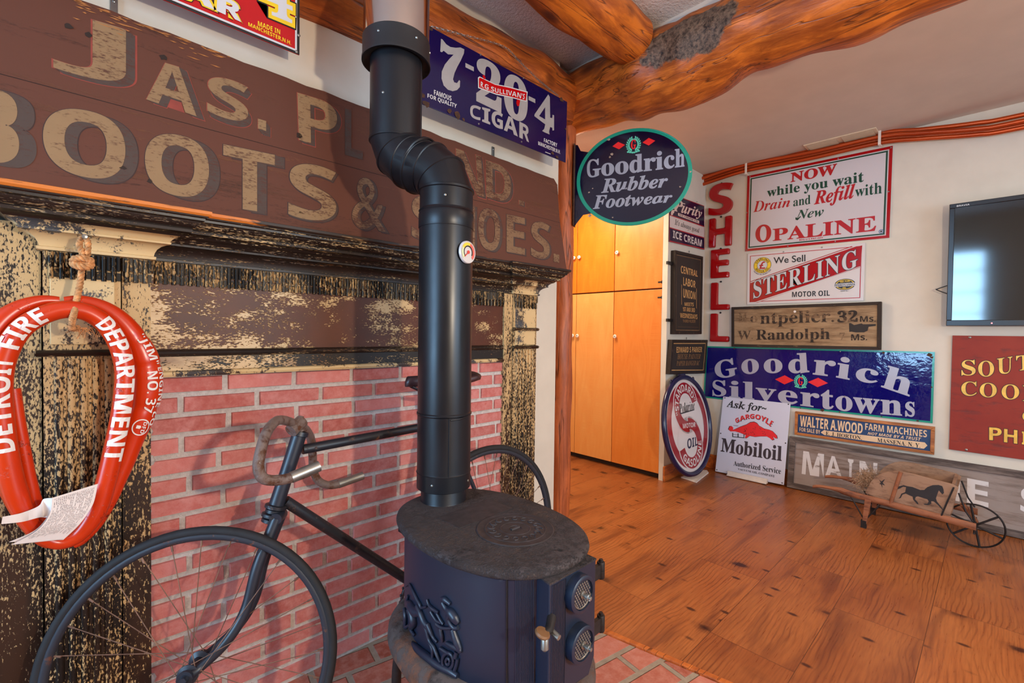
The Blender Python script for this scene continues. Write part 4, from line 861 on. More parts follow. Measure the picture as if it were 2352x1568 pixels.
for py_ in (1308, 1430):
    c_ = onY(1380, py_, DY+.02); mb = MB(); mb.lathe([(.0085, -.020), (.0095, -.018), (.0095, -.001), (.0080, 0), (.0095, .001), (.0095, .018), (.0085, .020)], c_, (0, 0, 1), 16); mb.cyl(c_+Vector((0, 0, .02)), c_+Vector((0, 0, .026)), .005, n=8); mb.box(dr-.002, c_.x, c_.y-.005, c_.y+.005, c_.z-.016, c_.z+.016); build('hinge', mb, BLACKIRON, door)
lc = onY(1248, 1444, DY-.004)
mb = MB(); mb.tube([lc+Vector((.030, .004, .010)), lc+Vector((.004, -.012, .002)), lc+Vector((-.012, -.014, .002))], [.010, .009, .007], 10); lt = build('latch', mb, BLACKIRON, door, 50)
mb = MB(); mb.lathe([(.004, -.006), (.014, -.004), (.016, 0), (.014, .004), (.004, .005)], lc+Vector((-.018, -.014, .006)), (.2, -.3, 1), 18); build('thumb_knob', mb, plain('brown_latch_knob', (112, 78, 48), .5), lt)
mb = MB(); mb.lathe([(.006, 0), (.008, .004), (.008, .022), (.004, .026)], lc+Vector((-.012, -.015, -.004)), (-.1, -.1, -1), 12); mb.cyl(lc+Vector((.012, -.012, -.004)), lc+Vector((.012, -.032, -.008)), .006, n=8); build('latch_bolt', mb, STEEL, lt)
# ---------------------------------------------------------------- stove pipe
PIPE = MT('black_stove_pipe', .36, .25, .5); n_ = PIPE.noise(PIPE.co((1, 1, .3)), 9, 4); n2 = PIPE.noise(PIPE.co(), 60, 8, .8)
PIPE.color(PIPE.mix(PIPE.ramp(n2, [(.70, 0.), (.80, .5)]), PIPE.mix(n_, (13, 14, 18), (23, 26, 34)), (120, 120, 124))); PIPE.rough(PIPE.ramp(n_, [(.3, .28), (.7, .46)])); PIPE.bump(n_, .05, .01); PIPE = PIPE.m
PX_, PY_, PR = .797, 1.126, .0785
sp_ = thing('stove_pipe', 'black sheet metal stove pipe with a double elbow rising from the stove', 'pipe', (PX_, PY_, ZT))
U_ = Vector((.727, 1.300, 0)); Lw = Vector((PX_, PY_, 0)); up_ = Vector((0, 0, 1))
mb = MB(); mb.lathe([(.068, 0), (.0665, .004), (.0665, .04), (.064, .048), (.066, .05)], (PX_, PY_, ZT-.002), up_, 48); build('flue_collar', mb, PIPE, sp_, 40)
mb = MB(); mb.lathe([(PR-.003, .74), (PR+.0005, .742), (PR+.0005, .787), (PR+.0022, .788), (PR+.0005, .790), (PR, .795), (PR, .955), (PR+.0025, .958), (PR+.0025, .962), (PR, .965), (PR, 1.50)], (PX_, PY_, 0), up_, 64); build('lower_section', mb, PIPE, sp_, 30)
mb = MB(); cr0 = onY(1005, 960, PY_-PR*.98)
for z0, z1 in ((.79, .955),): mb.tube([(PX_-.034, PY_-.0712, z0), (PX_-.034, PY_-.0712, z1)], .0016, 6)
mb.tube(spline([(PX_-.030, PY_-.073, .950), (PX_, PY_-.080, .952), (PX_+.030, PY_-.073, .955)], 6), .0024, 6); build('seam', mb, PIPE, sp_, 60)
mb = MB(); mb.lathe([(PR+.001, 1.50), (PR+.002, 1.502), (PR+.002, 1.540), (PR-.0005, 1.546), (PR+.002, 1.550), (PR-.001, 1.555), (PR-.001, 1.614)], (PX_, PY_, 0), up_, 64); build('crimp_collar', mb, PIPE, sp_, 30)
for z, an in ((.765, (-150, -62)), (1.58, (-128,)), (1.90, (-148,))):
    base_ = Lw if z < 1.7 else U_
    for a in an:
        d_ = Vector((math.cos(math.radians(a)), math.sin(math.radians(a)), 0)); mb = MB(); mb.lathe([(.004, 0), (.003, .002), (.0005, .003)], base_+Vector((0, 0, z))+d_*PR, d_, 8); build('rivet', mb, STEEL, sp_)
dirh = (U_-Lw).normalized(); T_ = math.radians(75)
def gore(ang): return dirh*math.sin(ang)+up_*math.cos(ang)
# segmented elbow: straight gores joined at mitres
pts = [Lw+up_*1.612]; ang = [0, T_/3, 2*T_/3, T_]; 
seg = [.030, .046, .046]; p = pts[0]
for a_, l_ in zip(ang[1:], [.046, .045, .042]): p = p+gore(a_)*l_; pts.append(p)
mid_end = pts[-1]
need = U_+up_*1.785; q2 = [need]; p = need
for a_, l_ in zip(ang[1:], [.046, .045, .042]): p = p-gore(a_)*l_; q2.append(p)
path = pts+q2[::-1]
rings = []; N = 48
def ring(c_, t_, r): a = Vector((0, 0, 1)).cross(dirh).normalized(); b = t_.cross(a).normalized(); return [c_+(a*math.cos(6.2832*k/N)+b*math.sin(6.2832*k/N))*r for k in range(N)]
def tang(i): return ((path[min(i+1, len(path)-1)]-path[max(i-1, 0)])).normalized() if 0 < i < len(path)-1 else up_
mb = MB(); mb.loft([ring(path[i], tang(i), PR) for i in range(len(path))]); el = build('elbow', mb, PIPE, sp_, 20)
for i in range(len(path)): mb = MB(); t_ = tang(i); mb.loft([ring(path[i]-t_*.005, t_, PR-.001), ring(path[i]-t_*.003, t_, PR+.0025), ring(path[i]+t_*.003, t_, PR+.0025), ring(path[i]+t_*.005, t_, PR-.001)], caps=False); build('elbow_bead', mb, PIPE, el, 60)
mb = MB(); mb.lathe([(PR, 1.78), (PR, 2.05)], (U_.x, U_.y, 0), up_, 64); mb.tube([U_+Vector((.052, -.058, 1.80)), U_+Vector((.052, -.058, 2.06))], .0015, 6); build('upper_section', mb, PIPE, sp_, 30)
ch = thing('chimney_flue', 'shiny steel chimney cylinder with a black collar ring coming down to the stove pipe', 'chimney', U_+up_*2.04)
mb = MB(); mb.lathe([(PR+.003, 2.032), (.094, 2.030), (.1015, 2.022), (.1035, 2.022), (.1035, 2.030), (.1015, 2.036), (.1015, 2.090), (.098, 2.094)], (U_.x, U_.y, 0), up_, 64); build('collar_ring', mb, plain('matte_black_collar', (30, 30, 33), .5, .1, .06), ch, 40)
for a in (-150, -85, -40): d_ = Vector((math.cos(math.radians(a)), math.sin(math.radians(a)), 0)); mb = MB(); mb.lathe([(.004, 0), (.003, .002), (.0005, .003)], U_+up_*2.065+d_*.1015, d_, 8); build('screw', mb, STEEL, ch)
CHROME = MT('polished_steel', .14, 1.0); CHROME.color((196, 186, 180)); n_ = CHROME.noise(CHROME.co((1, 1, .05)), 14, 3); CHROME.bump(n_, .15, .02)
mb = MB(); mb.lathe([(.099, 2.090), (.099, 2.72)], (U_.x, U_.y, 0), up_, 64); build('flue_cylinder', mb, CHROME.m, ch, 40)
# pipe thermometer
th = onY(1060, 583, PY_-PR*.62); vd = (CAMP-Vector((PX_, PY_, EYE))); an = math.atan2(vd.y, vd.x)+math.radians(45)
dn = Vector((math.cos(an), math.sin(an), 0)); c_ = Vector((PX_, PY_, th.z))+dn*(PR+.001)
tm = thing('pipe_thermometer', 'round white magnetic thermometer dial stuck on the stove pipe', 'thermometer', c_)
mb = MB(); mb.lathe([(.030, 0), (.032, .002), (.032, .007), (.0305, .009), (.029, .009), (.0285, .008), (.0005, .008)], c_, dn, 40); build('case', mb, plain('white_case', (206, 204, 206), .35, .2, .02), tm, 40)
tp = Plane(c_+dn*.0085, Vector((0, 0, 1)).cross(dn), (0, 0, 1))
def arcband(mat, a0, a1, r0, r1, nm):
    mb = MB(); n = max(2, int(abs(a1-a0)/8))
    for k in range(n):
        q_, z_ = math.radians(a0+(a1-a0)*k/n), math.radians(a0+(a1-a0)*(k+1)/n)
        mb.flat([tp.w(math.cos(t_)*r, math.sin(t_)*r, .0006) for t_, r in ((q_, r1), (z_, r1), (z_, r0), (q_, r0))])
    build(nm, mb, mat, tm, 0)
arcband(plain('pale_green_scale', (196, 206, 170), .6), 225, 150, .019, .027, 'low_scale'); arcband(plain('yellow_scale', (222, 198, 60), .6), 150, 70, .019, .027, 'best_scale'); arcband(plain('red_scale', (206, 96, 86), .6), 70, -45, .019, .027, 'high_scale'); arcband(BLACK, 230, -30, .0155, .0185, 'black_arc')
mb = MB(); mb.lathe([(.005, 0), (.005, .002), (.001, .003)], c_+dn*.0085, dn, 12); mb.obox(tp.w(-.008, -.007, .0022), (tp.U+tp.V*.85)*.008, (tp.V-tp.U*.85)*.0009, dn*.0005); build('pointer', mb, plain('red_pointer', (190, 60, 50), .5), tm)
# ---------------------------------------------------------------- oval flange sign on the post
cf_ = crop(3.92, 1300, 280); TEAL = enamel('teal_enamel', (24, 142, 118), .2); GREYL = plain('grey_enamel_letter', (150, 152, 166), .3, 0, .03); REDP = plain('bright_red_paint', (226, 28, 30), .35, 0, .03); TEALP = plain('teal_paint', (92, 196, 168), .4, 0, .04)
DNAVY = enamel('dark_navy_enamel', (14, 9, 38), .13)
p0 = onY(1325, 400, 1.66); fpl = Plane(p0, (.48, -.876, 0), (0, 0, 1))
s = Sign('flange_sign', 'oval navy rubber footwear sign with teal rim projecting from the log post', 'sign', fpl, [(100, 58), (1133, 58), (1133, 925), (100, 925)], cf_)
L_, R_, T_2, B_2 = s.uv(100, 500), s.uv(1133, 440), s.uv(650, 58), s.uv(640, 925)
ec = ((L_[0]+R_[0])/2, (T_2[1]+B_2[1])/2); ea, eb = (R_[0]-L_[0])/2, (T_2[1]-B_2[1])/2; tilt = math.radians(0)
el_ = [(ec[0]+math.cos(6.2832*k/72)*ea, ec[1]+math.sin(6.2832*k/72)*eb) for k in range(72)]
fl0 = s.uv(112, 150)
s.slab('panel', el_, .004, DNAVY)
fx0 = L_[0]-.012
fl = [(fx0, ec[1]+eb*.80), (fx0+.012, ec[1]+eb*.80)]+[(ec[0]+math.cos(math.radians(a))*ea*.985, ec[1]+math.sin(math.radians(a))*eb*.985) for a in range(140, 222, 5)]+[(fx0+.012, ec[1]-eb*.90), (fx0, ec[1]-eb*.97)]
fl.insert(2, (fx0+.03, ec[1]+eb*.66)); fl.insert(3, (fx0+.07, ec[1]+eb*.62)); fl.insert(-2, (fx0+.10, ec[1]-eb*.70)); fl.insert(-2, (fx0+.05, ec[1]-eb*.72))
s.slab('flange_web', fl, .003, DNAVY, -.0005)
mb = MB(); mb.obox(fpl.w(fx0-.002, ec[1]-.02, -.002), fpl.N*.028, fpl.V*(eb*.88), fpl.U*.0022); build('mounting_flange', mb, RUST, s.root)
s.ell(ec, ea-.001, eb-.001, TEAL, .0012, 72, .945)
mb = MB(); mb.tube([fpl.w(u, v, -.0018) for u, v in el_], .0034, 8, closed=True); build('rim', mb, TEAL, s.root, 60)
s.text('Goodrich', 'se', [(190, 345), (630, 292), (1066, 235)], [(190, 502), (630, 455), (1066, 402)], GREYL, bold=.015)
s.text('Rubber', 'si', [(320, 512), (915, 468)], [(320, 640), (915, 586)], GREYL, bold=.015)
s.text('Footwear', 'si', [(245, 665), (955, 632)], [(245, 785), (955, 722)], GREYL, bold=.015)
lc_ = s.uv(608, 203); laurel(s, lc_, .046, TEALP, REDP)
for P in ([(418, 220), (470, 180), (532, 207), (478, 247)], [(688, 186), (745, 144), (804, 170), (745, 213)]): s.poly(P, REDP, .0013)
s.chips([(385, 160, .009), (415, 290, .012), (395, 318, .008), (215, 845, .011), (1028, 585, .006), (420, 860, .005), (207, 635, .006), (1120, 450, .006), (240, 600, .004)], plain('pale_rust_chip', (150, 128, 112), .9, 0, .3, 60))
s.done({'teal_enamel': 'rim_band'})
# ---------------------------------------------------------------- cabinets at the end of the hall
def birch(name, base, hi):
    t = MT(name, .33, 0, .45); a = t.noise(t.co((1, 2.2, .5)), 5, 4, .6, 1.2); b = t.noise(t.co((1, .6, 26)), 5, 5); d = t.noise(t.co((1, 26, .6)), 5, 5)
    t.color(t.mix(t.ramp(a, [(.35, 0.), (.65, 1.)]), t.mix(t.ramp(b, [(.35, 0.), (.65, .35)]), base, hi), t.mix(t.ramp(b, [(.3, 0.), (.7, .5)]), hi, base))); return t.m
B1 = birch('amber_birch_plywood', (214, 106, 16), (226, 128, 34)); B2 = birch('pale_birch_plywood', (226, 146, 72), (232, 164, 92)); B3 = birch('orange_birch_plywood', (216, 120, 44), (228, 142, 66))
cq = crop(4.6115, 1300, 480); XC = 3.5
def yc(x, y): return onX(x, y, XC).y
yR, yM, yL_, yE = 1.898, 2.365, 2.79, 3.23; zs = 1.578; zt, zb = 2.60, .045
KNOBM = plain('white_porcelain_knob', (226, 214, 204), .25, 0, .02); DARKW = plain('cabinet_case_wood', (150, 80, 28), .5, 0, .1, 20)
cabs = [('upper hall cabinet with one amber door beside the ice cream sign', zs+.003, zt, [(yR, yM)], B3), ('upper hall cabinet with two amber doors behind the log post', zs+.003, zt, [(yM, yL_), (yL_, yE)], B1),
        ('tall lower hall cabinet with one amber door beside the round oil sign', zb, zs-.003, [(yR, yM)], B3), ('tall lower hall cabinet with two paler doors behind the log post', zb, zs-.003, [(yM, yL_), (yL_, yE)], B2)]
kz = {0: [onX(*cq(550, 463), XC)], 1: [onX(*cq(150, 512), XC), onX(*cq(95, 520), XC)], 2: [onX(*cq(528, 1348), XC)], 3: [onX(*cq(130, 1341), XC), onX(*cq(80, 1340), XC)]}
for i, (lab, z0, z1, drs, mt) in enumerate(cabs):
    c_ = thing('cabinet', lab, 'cabinet', (XC, (drs[0][0]+drs[-1][1])/2, z0)); mb = MB(); mb.box(XC+.021, XC+.45, drs[0][0]+.001, drs[-1][1]-.001, z0, z1); build('carcass', mb, DARKW, c_)
    for (a, b), k in zip(drs, kz[i]):
        mb = MB(); mb.box(XC, XC+.02, a+.003, b-.003, z0+.003, z1-.003); d_ = build('door', mb, mt, c_, 0, .002)
        mb = MB(); mb.lathe([(.006, 0), (.006, .010), (.016, .013), (.0175, .018), (.015, .023), (.006, .025), (.0055, .0225), (.001, .0225)], k, (-1, 0, 0), 20); kn_ = build('knob', mb, KNOBM, d_, 40)
        mb = MB(); mb.lathe([(.004, 0), (.0035, .002), (.001, .0025)], k+Vector((-.0225, 0, 0)), (-1, 0, 0), 8); build('knob_screw', mb, BLACK, kn_)
        if i in (0, 2):
            mb = MB(); zz = z0+.05 if i == 0 else z1-.07; mb.box(XC-.003, XC, a+.006, a+.04, zz-.006, zz+.006); mb.cyl((XC-.002, a+.004, zz-.012), (XC-.002, a+.004, zz+.012), .004, n=8); build('hinge', mb, BLACKIRON, d_)
mb = MB(); mb.box(XC+.05, XC+.4, yR, yE, 0, .045); struct('trim_2', mb, plain('toe_kick', (46, 28, 20), .7))
# ---------------------------------------------------------------- signs on the short side wall
s = Sign('enamel_sign', 'small navy and white ice cream sign high on the narrow wall', 'sign', YP(YS-.012), [(930, 640), (1244, 755), (1246, 1150), (930, 1076)], cf_)
PINK = plain('cream_pink_letter', (226, 196, 182), .4, 0, .03); PNAVY = enamel('ice_cream_navy', (30, 24, 58)); PWH = enamel('ice_cream_white', (214, 200, 194)); PRED = plain('ice_cream_red_line', (170, 30, 44), .35, 0, .03)
s.slab('panel', s.q, .004, PNAVY); s.poly([(932, 836), (1244, 942), (1244, 1042), (932, 950)], PWH, .0010)
for a, b in ((832, 938), (946, 1040), (1066, 1140)): s.poly([(931, a), (1245, b), (1245, b+9), (931, a+9)], PRED, .0013)
s.band(s.q, .006, PRED, .0012)
s.text('Purity', 'si', [(985, 690), (1226, 790)], [(960, 830), (1215, 880)], PINK, bold=.01); s.text('P', 'sc', [(950, 690), (1070, 735)], [(945, 850), (1060, 815)], PINK, .0017, .02); s.poly([(1008, 818), (1198, 890), (1198, 915), (1008, 843)], PINK, .0012)
s.text('ICE CREAM CO.', 'sb', [(1018, 826), (1188, 890)], [(1018, 840), (1188, 906)], PNAVY, .0016); s.text("It's always good", 'it', [(978, 872), (1198, 958)], [(978, 938), (1198, 1010)], BLACK, bold=.01)
s.text('ICE CREAM', 'sb', [(962, 976), (1222, 1062)], [(962, 1042), (1222, 1124)], PWH, bold=.01); s.done({'ice_cream_red_line': 'red_lines'}); s.screws([(1178, 718), (1060, 664)], .004)
c3 = crop(2.8, 1500, 560)
DKFR = worn('dark_old_frame', (44, 34, 28), (92, 70, 50), .34, .06, (1, 1, .3), 50, .5, .3, .2); DKPAN = worn('dark_olive_board', (52, 44, 40), (80, 66, 54), .30, .08, (1, 1, 1), 40, .6, .2, .2); GOLD = plain('aged_gold_letter', (206, 156, 96), .5, .1, .08); DGOLD = plain('dim_gold_letter', (140, 104, 66), .5, .1, .12)
def framed(lab, cr, corners, Y, fw, depth=.03, frm=DKFR, pan=DKPAN, name='framed_sign', plane=None):
    s = Sign(name, lab, 'sign', plane or YP(Y), corners, cr); i = s.frame(s.q, fw, .008, frm, depth)
    s.slab('panel', [(a+(-.002 if a < (s.u0+s.u1)/2 else .002), b) for a, b in i], depth-.006, pan, 0); return s, i
s, i_ = framed('tall dark framed CENTRAL LABOR UNION board with gold letters', c3, [(138, 40), (317, 82), (308, 580), (133, 580)], YS-.034, .022)
s.band(i_, .004, DGOLD, .0010, .010)
for t_, a in (('CENTRAL', ((178, 138), (287, 174), (286, 212), (178, 188))), ('LABOR', ((193, 213), (272, 238), (272, 284), (193, 267))), ('UNION', ((193, 286), (271, 309), (271, 358), (193, 345))), ('MEETS', ((202, 375), (260, 378), (260, 402), (202, 398))), ('1ST AND 3RD', ((190, 405), (268, 412), (268, 440), (190, 432))), ('WEDNESDAYS', ((173, 443), (284, 454), (284, 484), (173, 474))), ('THIRD FLOOR', ((190, 486), (272, 488), (272, 508), (190, 504)))): s.quad(t_, 'sb', *a, GOLD if t_ != 'THIRD FLOOR' else DGOLD)
for x0, y0 in ((182, 262), (277, 286)): s.poly([(x0, y0), (x0+2, y0), (x0+2, y0+128), (x0, y0+128)], GOLD, .0012)
for k in (0, 1): s.poly([(160, 532+k*22), (290, 536+k*22), (290, 537+k*22), (160, 533+k*22)], DGOLD, .0012)
s.done()
mb = MB(); 
for x, y in ((122, 126), (120, 491)): a = onY(*c3(x, y), YS-.02); mb.box(a.x-.07, a.x+.06, YS-.022, YS-.006, a.z-.012, a.z+.012)
build('strap_hinge', mb, BLACK, s.root)
mb = MB(); a = onY(*c3(232, 50), YS-.02); mb.tube([a+Vector((math.cos(q_)*.008, 0, math.sin(q_)*.008)) for q_ in [6.28*k/10 for k in range(10)]], .0015, 6, closed=True); build('hanging_ring', mb, BLACK, s.root)
s, i_ = framed('small dark framed board with dim gold lettering above the round oil sign', c3, [(118, 615), (347, 617), (331, 832), (103, 838)], YS-.034, .026)
s.band(i_, .007, GOLD, .0012, .002); s.quad('EDWARD S PARKER', 'sb', (150, 662), (315, 662), (313, 696), (150, 700), GOLD); s.quad('HOUSE PAINTER', 'si', (155, 706), (306, 708), (303, 738), (155, 742), DGOLD); s.quad('PAPER HANGER &C', 'si', (150, 752), (300, 750), (297, 780), (150, 784), DGOLD); s.done()
mb = MB(); a = onY(*c3(215, 606), YS-.02); mb.tube([a+Vector((math.cos(q_)*.008, 0, math.sin(q_)*.008)) for q_ in [6.28*k/10 for k in range(10)]], .0015, 6, closed=True); build('hanging_ring', mb, BLACK, s.root)
# round oil sign leaning in the corner
cd_ = crop(5.405, 1500, 840)
dpl = Plane((0, 1.655, .02), (1, 0, 0), (0, .135, .85))
s = Sign('round_sign', 'round red white and navy motor oil sign leaning in the corner', 'sign', dpl, [(115, 150), (722, 150), (722, 1375), (115, 1375)], cd_)
lft, rgt, tp_, bt = s.uv(118, 760), s.uv(722, 770), s.uv(395, 130), s.uv(455, 1372); RC = ((rgt[0]-lft[0])/2+(tp_[1]-bt[1])/2)/2; dc = ((lft[0]+rgt[0])/2, (tp_[1]+bt[1])/2); RC = min(RC, .425)
OWHITE = enamel('cream_white_enamel', (214, 206, 204)); ORED = enamel('oil_sign_red', (146, 12, 24)); ONAVY = enamel('oil_sign_navy', (24, 24, 62), .2)
s.slab('disc', [(dc[0]+math.cos(6.2832*k/80)*RC*.97, dc[1]+math.sin(6.2832*k/80)*RC*.97) for k in range(80)], .012, OWHITE)
mb = MB(); mb.tube([dpl.w(dc[0]+math.cos(6.2832*k/80)*RC*.965, dc[1]+math.sin(6.2832*k/80)*RC*.965, 0) for k in range(80)], .021, 12, closed=True); build('rim', mb, ONAVY, s.root, 60)
for sgn in (-1, 1): s.ell(dc, RC*.855, RC*.855, ORED, .0010, 30, .80, 105 if sgn < 0 else -75, 255 if sgn < 0 else 75)
# the S: two open rings joined by a diagonal waist
def spol(cu, cv, ro, ri, a0, a1): s.ell((dc[0]+cu*RC, dc[1]+cv*RC), ro*RC, ro*RC, ORED, .0016, 30, ri/ro, a0, a1); 
def sband(ro): 
    s.ell((dc[0], dc[1]+.36*RC), ro*RC, ro*RC, OWHITE, .0013, 30, .2, 0, 360); s.ell((dc[0], dc[1]-.36*RC), ro*RC, ro*RC, OWHITE, .0013, 30, .2, 0, 360)
sband(.53)
spol(0, .36, .50, .28, 10, 270); spol(0, -.36, .50, .28, -170, 90)
for P in ([(.02, -.08), (.40, -.08), (.40, .14), (.02, .14)],): pass
s.poly([(dc[0]-.02*RC, dc[1]+.08*RC), (dc[0]+.02*RC, dc[1]+.08*RC), (dc[0]+.02*RC, dc[1]-.14*RC), (dc[0]-.02*RC, dc[1]-.14*RC)], ORED, .0016, px=False)
s.arc('"STANDARD"', 'sb', (dc[0], dc[1]+.36*RC), .315*RC, .465*RC, 196, 14, OWHITE, .0020); s.arc('GASOLINE', 'sb', (dc[0], dc[1]-.36*RC), .465*RC, .315*RC, 208, 358, OWHITE, .0020)
s.quad('MOTOR', 'sb', (365, 718), (524, 698), (524, 755), (370, 778), OWHITE, d=.0020); s.quad('OIL', 'sb', (420, 905), (552, 875), (552, 985), (426, 1035), ONAVY, d=.0020)
s.text('Polarine', 'si', [(312, 470), (512, 430)], [(330, 600), (515, 530)], BLACK, d=.0020); s.poly([(340, 585), (510, 535), (510, 550), (345, 600)], BLACK, .0020); s.done()
for k, a in enumerate((62, 118)):
    c_ = dpl.w(dc[0]+math.cos(math.radians(a))*RC*1.02, dc[1]+math.sin(math.radians(a))*RC*1.02, 0); mb = MB(); mb.tube([c_+dpl.U*math.cos(q_)*.013+dpl.V*math.sin(q_)*.016 for q_ in [6.283*j/14 for j in range(14)]], .004, 8, closed=True); build('hanging_eye', mb, ONAVY, s.root, 60)
mb = MB(); mb.obox(dpl.w(dc[0], dc[1]+RC*1.02, 0), dpl.U*.04, dpl.V*.008, dpl.N*.012); build('top_clip', mb, ONAVY, s.root, 0, .002)
PLAST = plain('white_plastic', (226, 214, 204), .45, 0, .03)
f0 = [onZ(*cd_(x, y), .012) for x, y in ((345, 1375), (540, 1440), (690, 1320), (670, 1290), (610, 1290))]; f0 = [Vector((p.x, min(p.y, 1.82), .012)) for p in f0]
mb = MB(); mb.prism(f0, (0, 0, -.011)); tag(build('plastic_wedge', mb, PLAST, None, 0, .003), 'small white plastic foot on the floor under the round oil sign', 'sign holder')
# ---------------------------------------------------------------- back wall: red block letters
c4 = crop(3.92, 1600, 320); X1 = XB-.008; LRED = enamel('glossy_red_porcelain', (164, 6, 12), .10)
def shell(ch, lab, q_, cr):
    pl_ = XP(XB-.002); s = Sign('letter_sign', lab, 'sign', pl_, q_, cr); Q = s.q
    vs, fs = glyphs(ch, 'sb', .012); b0 = glyphs(ch, 'sb', .012)[0]; x0, x1 = min(v[0] for v in vs), max(v[0] for v in vs); y0, y1 = min(v[1] for v in vs), max(v[1] for v in vs)
    # outline loop of the glyph -> solid letter with sloped faces
    cnt = {}
    for f in fs:
        for j in range(len(f)): a, b = f[j], f[(j+1) % len(f)]; cnt[(a, b)] = cnt.get((a, b), 0)+1
    edges = [(a, b) for (a, b) in cnt if (b, a) not in cnt]; P = lambda x, y, d: s.p.w(Q[0][0]+(Q[1][0]-Q[0][0])*(x-x0)/(x1-x0), Q[3][1]+(Q[0][1]-Q[3][1])*(y-y0)/(y1-y0), d)
    mb = MB(); n = len(vs); mb.v = [P(x, y, .032) for x, y in vs]+[P(x, y, 0) for x, y in vs]
    mb.f = [tuple(f) for f in fs]+[(b, a, a+n, b+n) for a, b in edges]; mb.m = [0]*len(mb.f)
    o = build('letter', mb, LRED, s.root, 25); bv = o.modifiers.new('bevel', 'BEVEL'); bv.width = .012; bv.segments = 3; bv.limit_method = 'ANGLE'; bv.angle_limit = math.radians(60)
    for u, v in (((Q[0][0]+Q[1][0])/2, Q[0][1]+.006),): mb = MB(); mb.lathe([(.008, 0), (.008, .006), (.003, .008)], s.p.w(u, v, 0), s.p.N, 10); build('mounting_tab', mb, BLACKIRON, s.root)
shell('S', 'red porcelain letter S at the top of the column of letters', [(125, 425), (333, 420), (333, 695), (123, 700)], c4)
shell('H', 'red porcelain letter H, second of the column of letters', [(122, 720), (325, 705), (325, 962), (120, 980)], c4)
shell('E', 'red porcelain letter E in the middle of the column of letters', [(137, 1000), (303, 990), (303, 1245), (136, 1255)], c4)
shell('L', 'upper red porcelain letter L, fourth in the column of letters', [(137, 1293), (306, 1290), (306, 1533), (135, 1538)], c4)
shell('L', 'lowest red porcelain letter L at the bottom of the column', [(375, 448), (496, 448), (494, 628), (372, 628)], c3)
# Opaline
CREAMW = enamel('pale_enamel', (206, 198, 200), .14); SRED = enamel('sign_red_enamel', (166, 8, 16), .2); SREDP = plain('sign_red_letter', (176, 10, 18), .35, 0, .03); GREENP = plain('dark_green_paint', (8, 62, 38), .4, 0, .05)
s = Sign('enamel_sign', 'large white sign with red and green border lettered NOW while you wait', 'sign', XP(X1), [(458, 330), (1767, 57), (1735, 885), (438, 1008)], c4)
s.slab('panel', s.q, .004, CREAMW, 0, .001); s.band(s.q, .019, SRED, .0010); s.band(s.q, .010, GREENP, .0012, .026)
s.quad('NOW', 'se', (852, 303), (1262, 218), (1255, 312), (850, 386), SREDP, bold=.02)
s.quad('while you wait', 'se', (635, 440), (1505, 286), (1505, 408), (635, 540), GREENP, bold=.005)
s.quad('Drain', 'si', (512, 558), (848, 520), (838, 606), (510, 658), SREDP); s.quad('and', 'se', (872, 526), (1026, 498), (1026, 582), (870, 605), GREENP)
s.quad('Refill', 'si', (1058, 468), (1428, 398), (1418, 562), (1058, 620), SREDP, bold=.01); s.quad('with', 'se', (1427, 424), (1670, 380), (1668, 487), (1427, 518), GREENP)
s.quad('New', 'si', (905, 640), (1146, 605), (1146, 690), (890, 722), GREENP)
s.poly([(890, 705), (900, 700), (905, 716), (935, 690), (940, 696), (910, 728), (892, 724)], GREENP, .0014)
s.quad('O', 'se', (534, 778), (670, 763), (668, 915), (534, 930), SREDP, bold=.02); s.quad('PALINE', 'se', (688, 806), (1617, 685), (1613, 824), (688, 916), SREDP, bold=.01); s.quad('REG.U.S.PAT.OFF.', 'sb', (925, 898), (1145, 877), (1145, 891), (925, 914), SREDP)
c_ = s.uv(1662, 828); s.ell(c_, .014, .014, plain('blue_emblem', (90, 110, 160), .5), .0014, 20, .7); s.ell(c_, .006, .006, BLACK, .0014, 12)
s.done({'sign_red_enamel': 'red_border', 'dark_green_paint': 'green_border_and_letters'}); s.screws([(480, 335), (842, 259), (1275, 172), (1750, 74), (820, 962), (1248, 918), (450, 998), (1728, 470), (452, 660)], .005)
# Sterling
s = Sign('enamel_sign', 'white MOTOR OIL sign with red diagonal band below the large red bordered sign', 'sign', XP(X1), [(460, 1030), (1519, 930), (1503, 1451), (454, 1486)], c4)
s.slab('panel', s.q, .004, OWHITE, 0, .001); s.band(s.q, .005, SREDP, .0009, .020)
s.poly([(486, 1293), (1385, 978), (1492, 954), (1476, 1140), (555, 1462), (476, 1466)], SRED, .0011)
for a in (((486, 1283), (1400, 966), (1400, 960), (486, 1277)), ((545, 1470), (1476, 1152), (1476, 1146), (530, 1466)), ): s.poly(list(a), SRED, .0011)
s.poly([(486, 1291), (1440, 962), (1440, 956), (486, 1285)], OWHITE, .0012); s.poly([(520, 1466), (1476, 1150), (1476, 1157), (545, 1466)], OWHITE, .0012)
for bd, mt, dd in ((.022, BLACK, .0014), (0., WHITE, .0018)): s.group(None); s.quad('STERLING', 'se', (512, 1278), (1452, 985), (1450, 1150), (512, 1436), mt, d=dd, bold=bd, base=0, space=1.08)
s.quad('We Sell', 'sans', (693, 1062), (980, 1036), (980, 1098), (693, 1120), BLACK, bold=.012, base=.012); s.quad('MOTOR OIL', 'sb', (860, 1372), (1200, 1358), (1200, 1407), (860, 1420), BLACK)
c_ = s.uv(592, 1133); R1 = abs(s.uv(672, 1133)[0]-c_[0]); s.ell(c_, R1, R1*.98, BLACK, .0012); s.ell(c_, R1*.96, R1*.94, YELLOW, .0014); s.ell(c_, R1*.60, R1*.59, BLACK, .0016); s.ell(c_, R1*.56, R1*.55, WHITE, .0018)
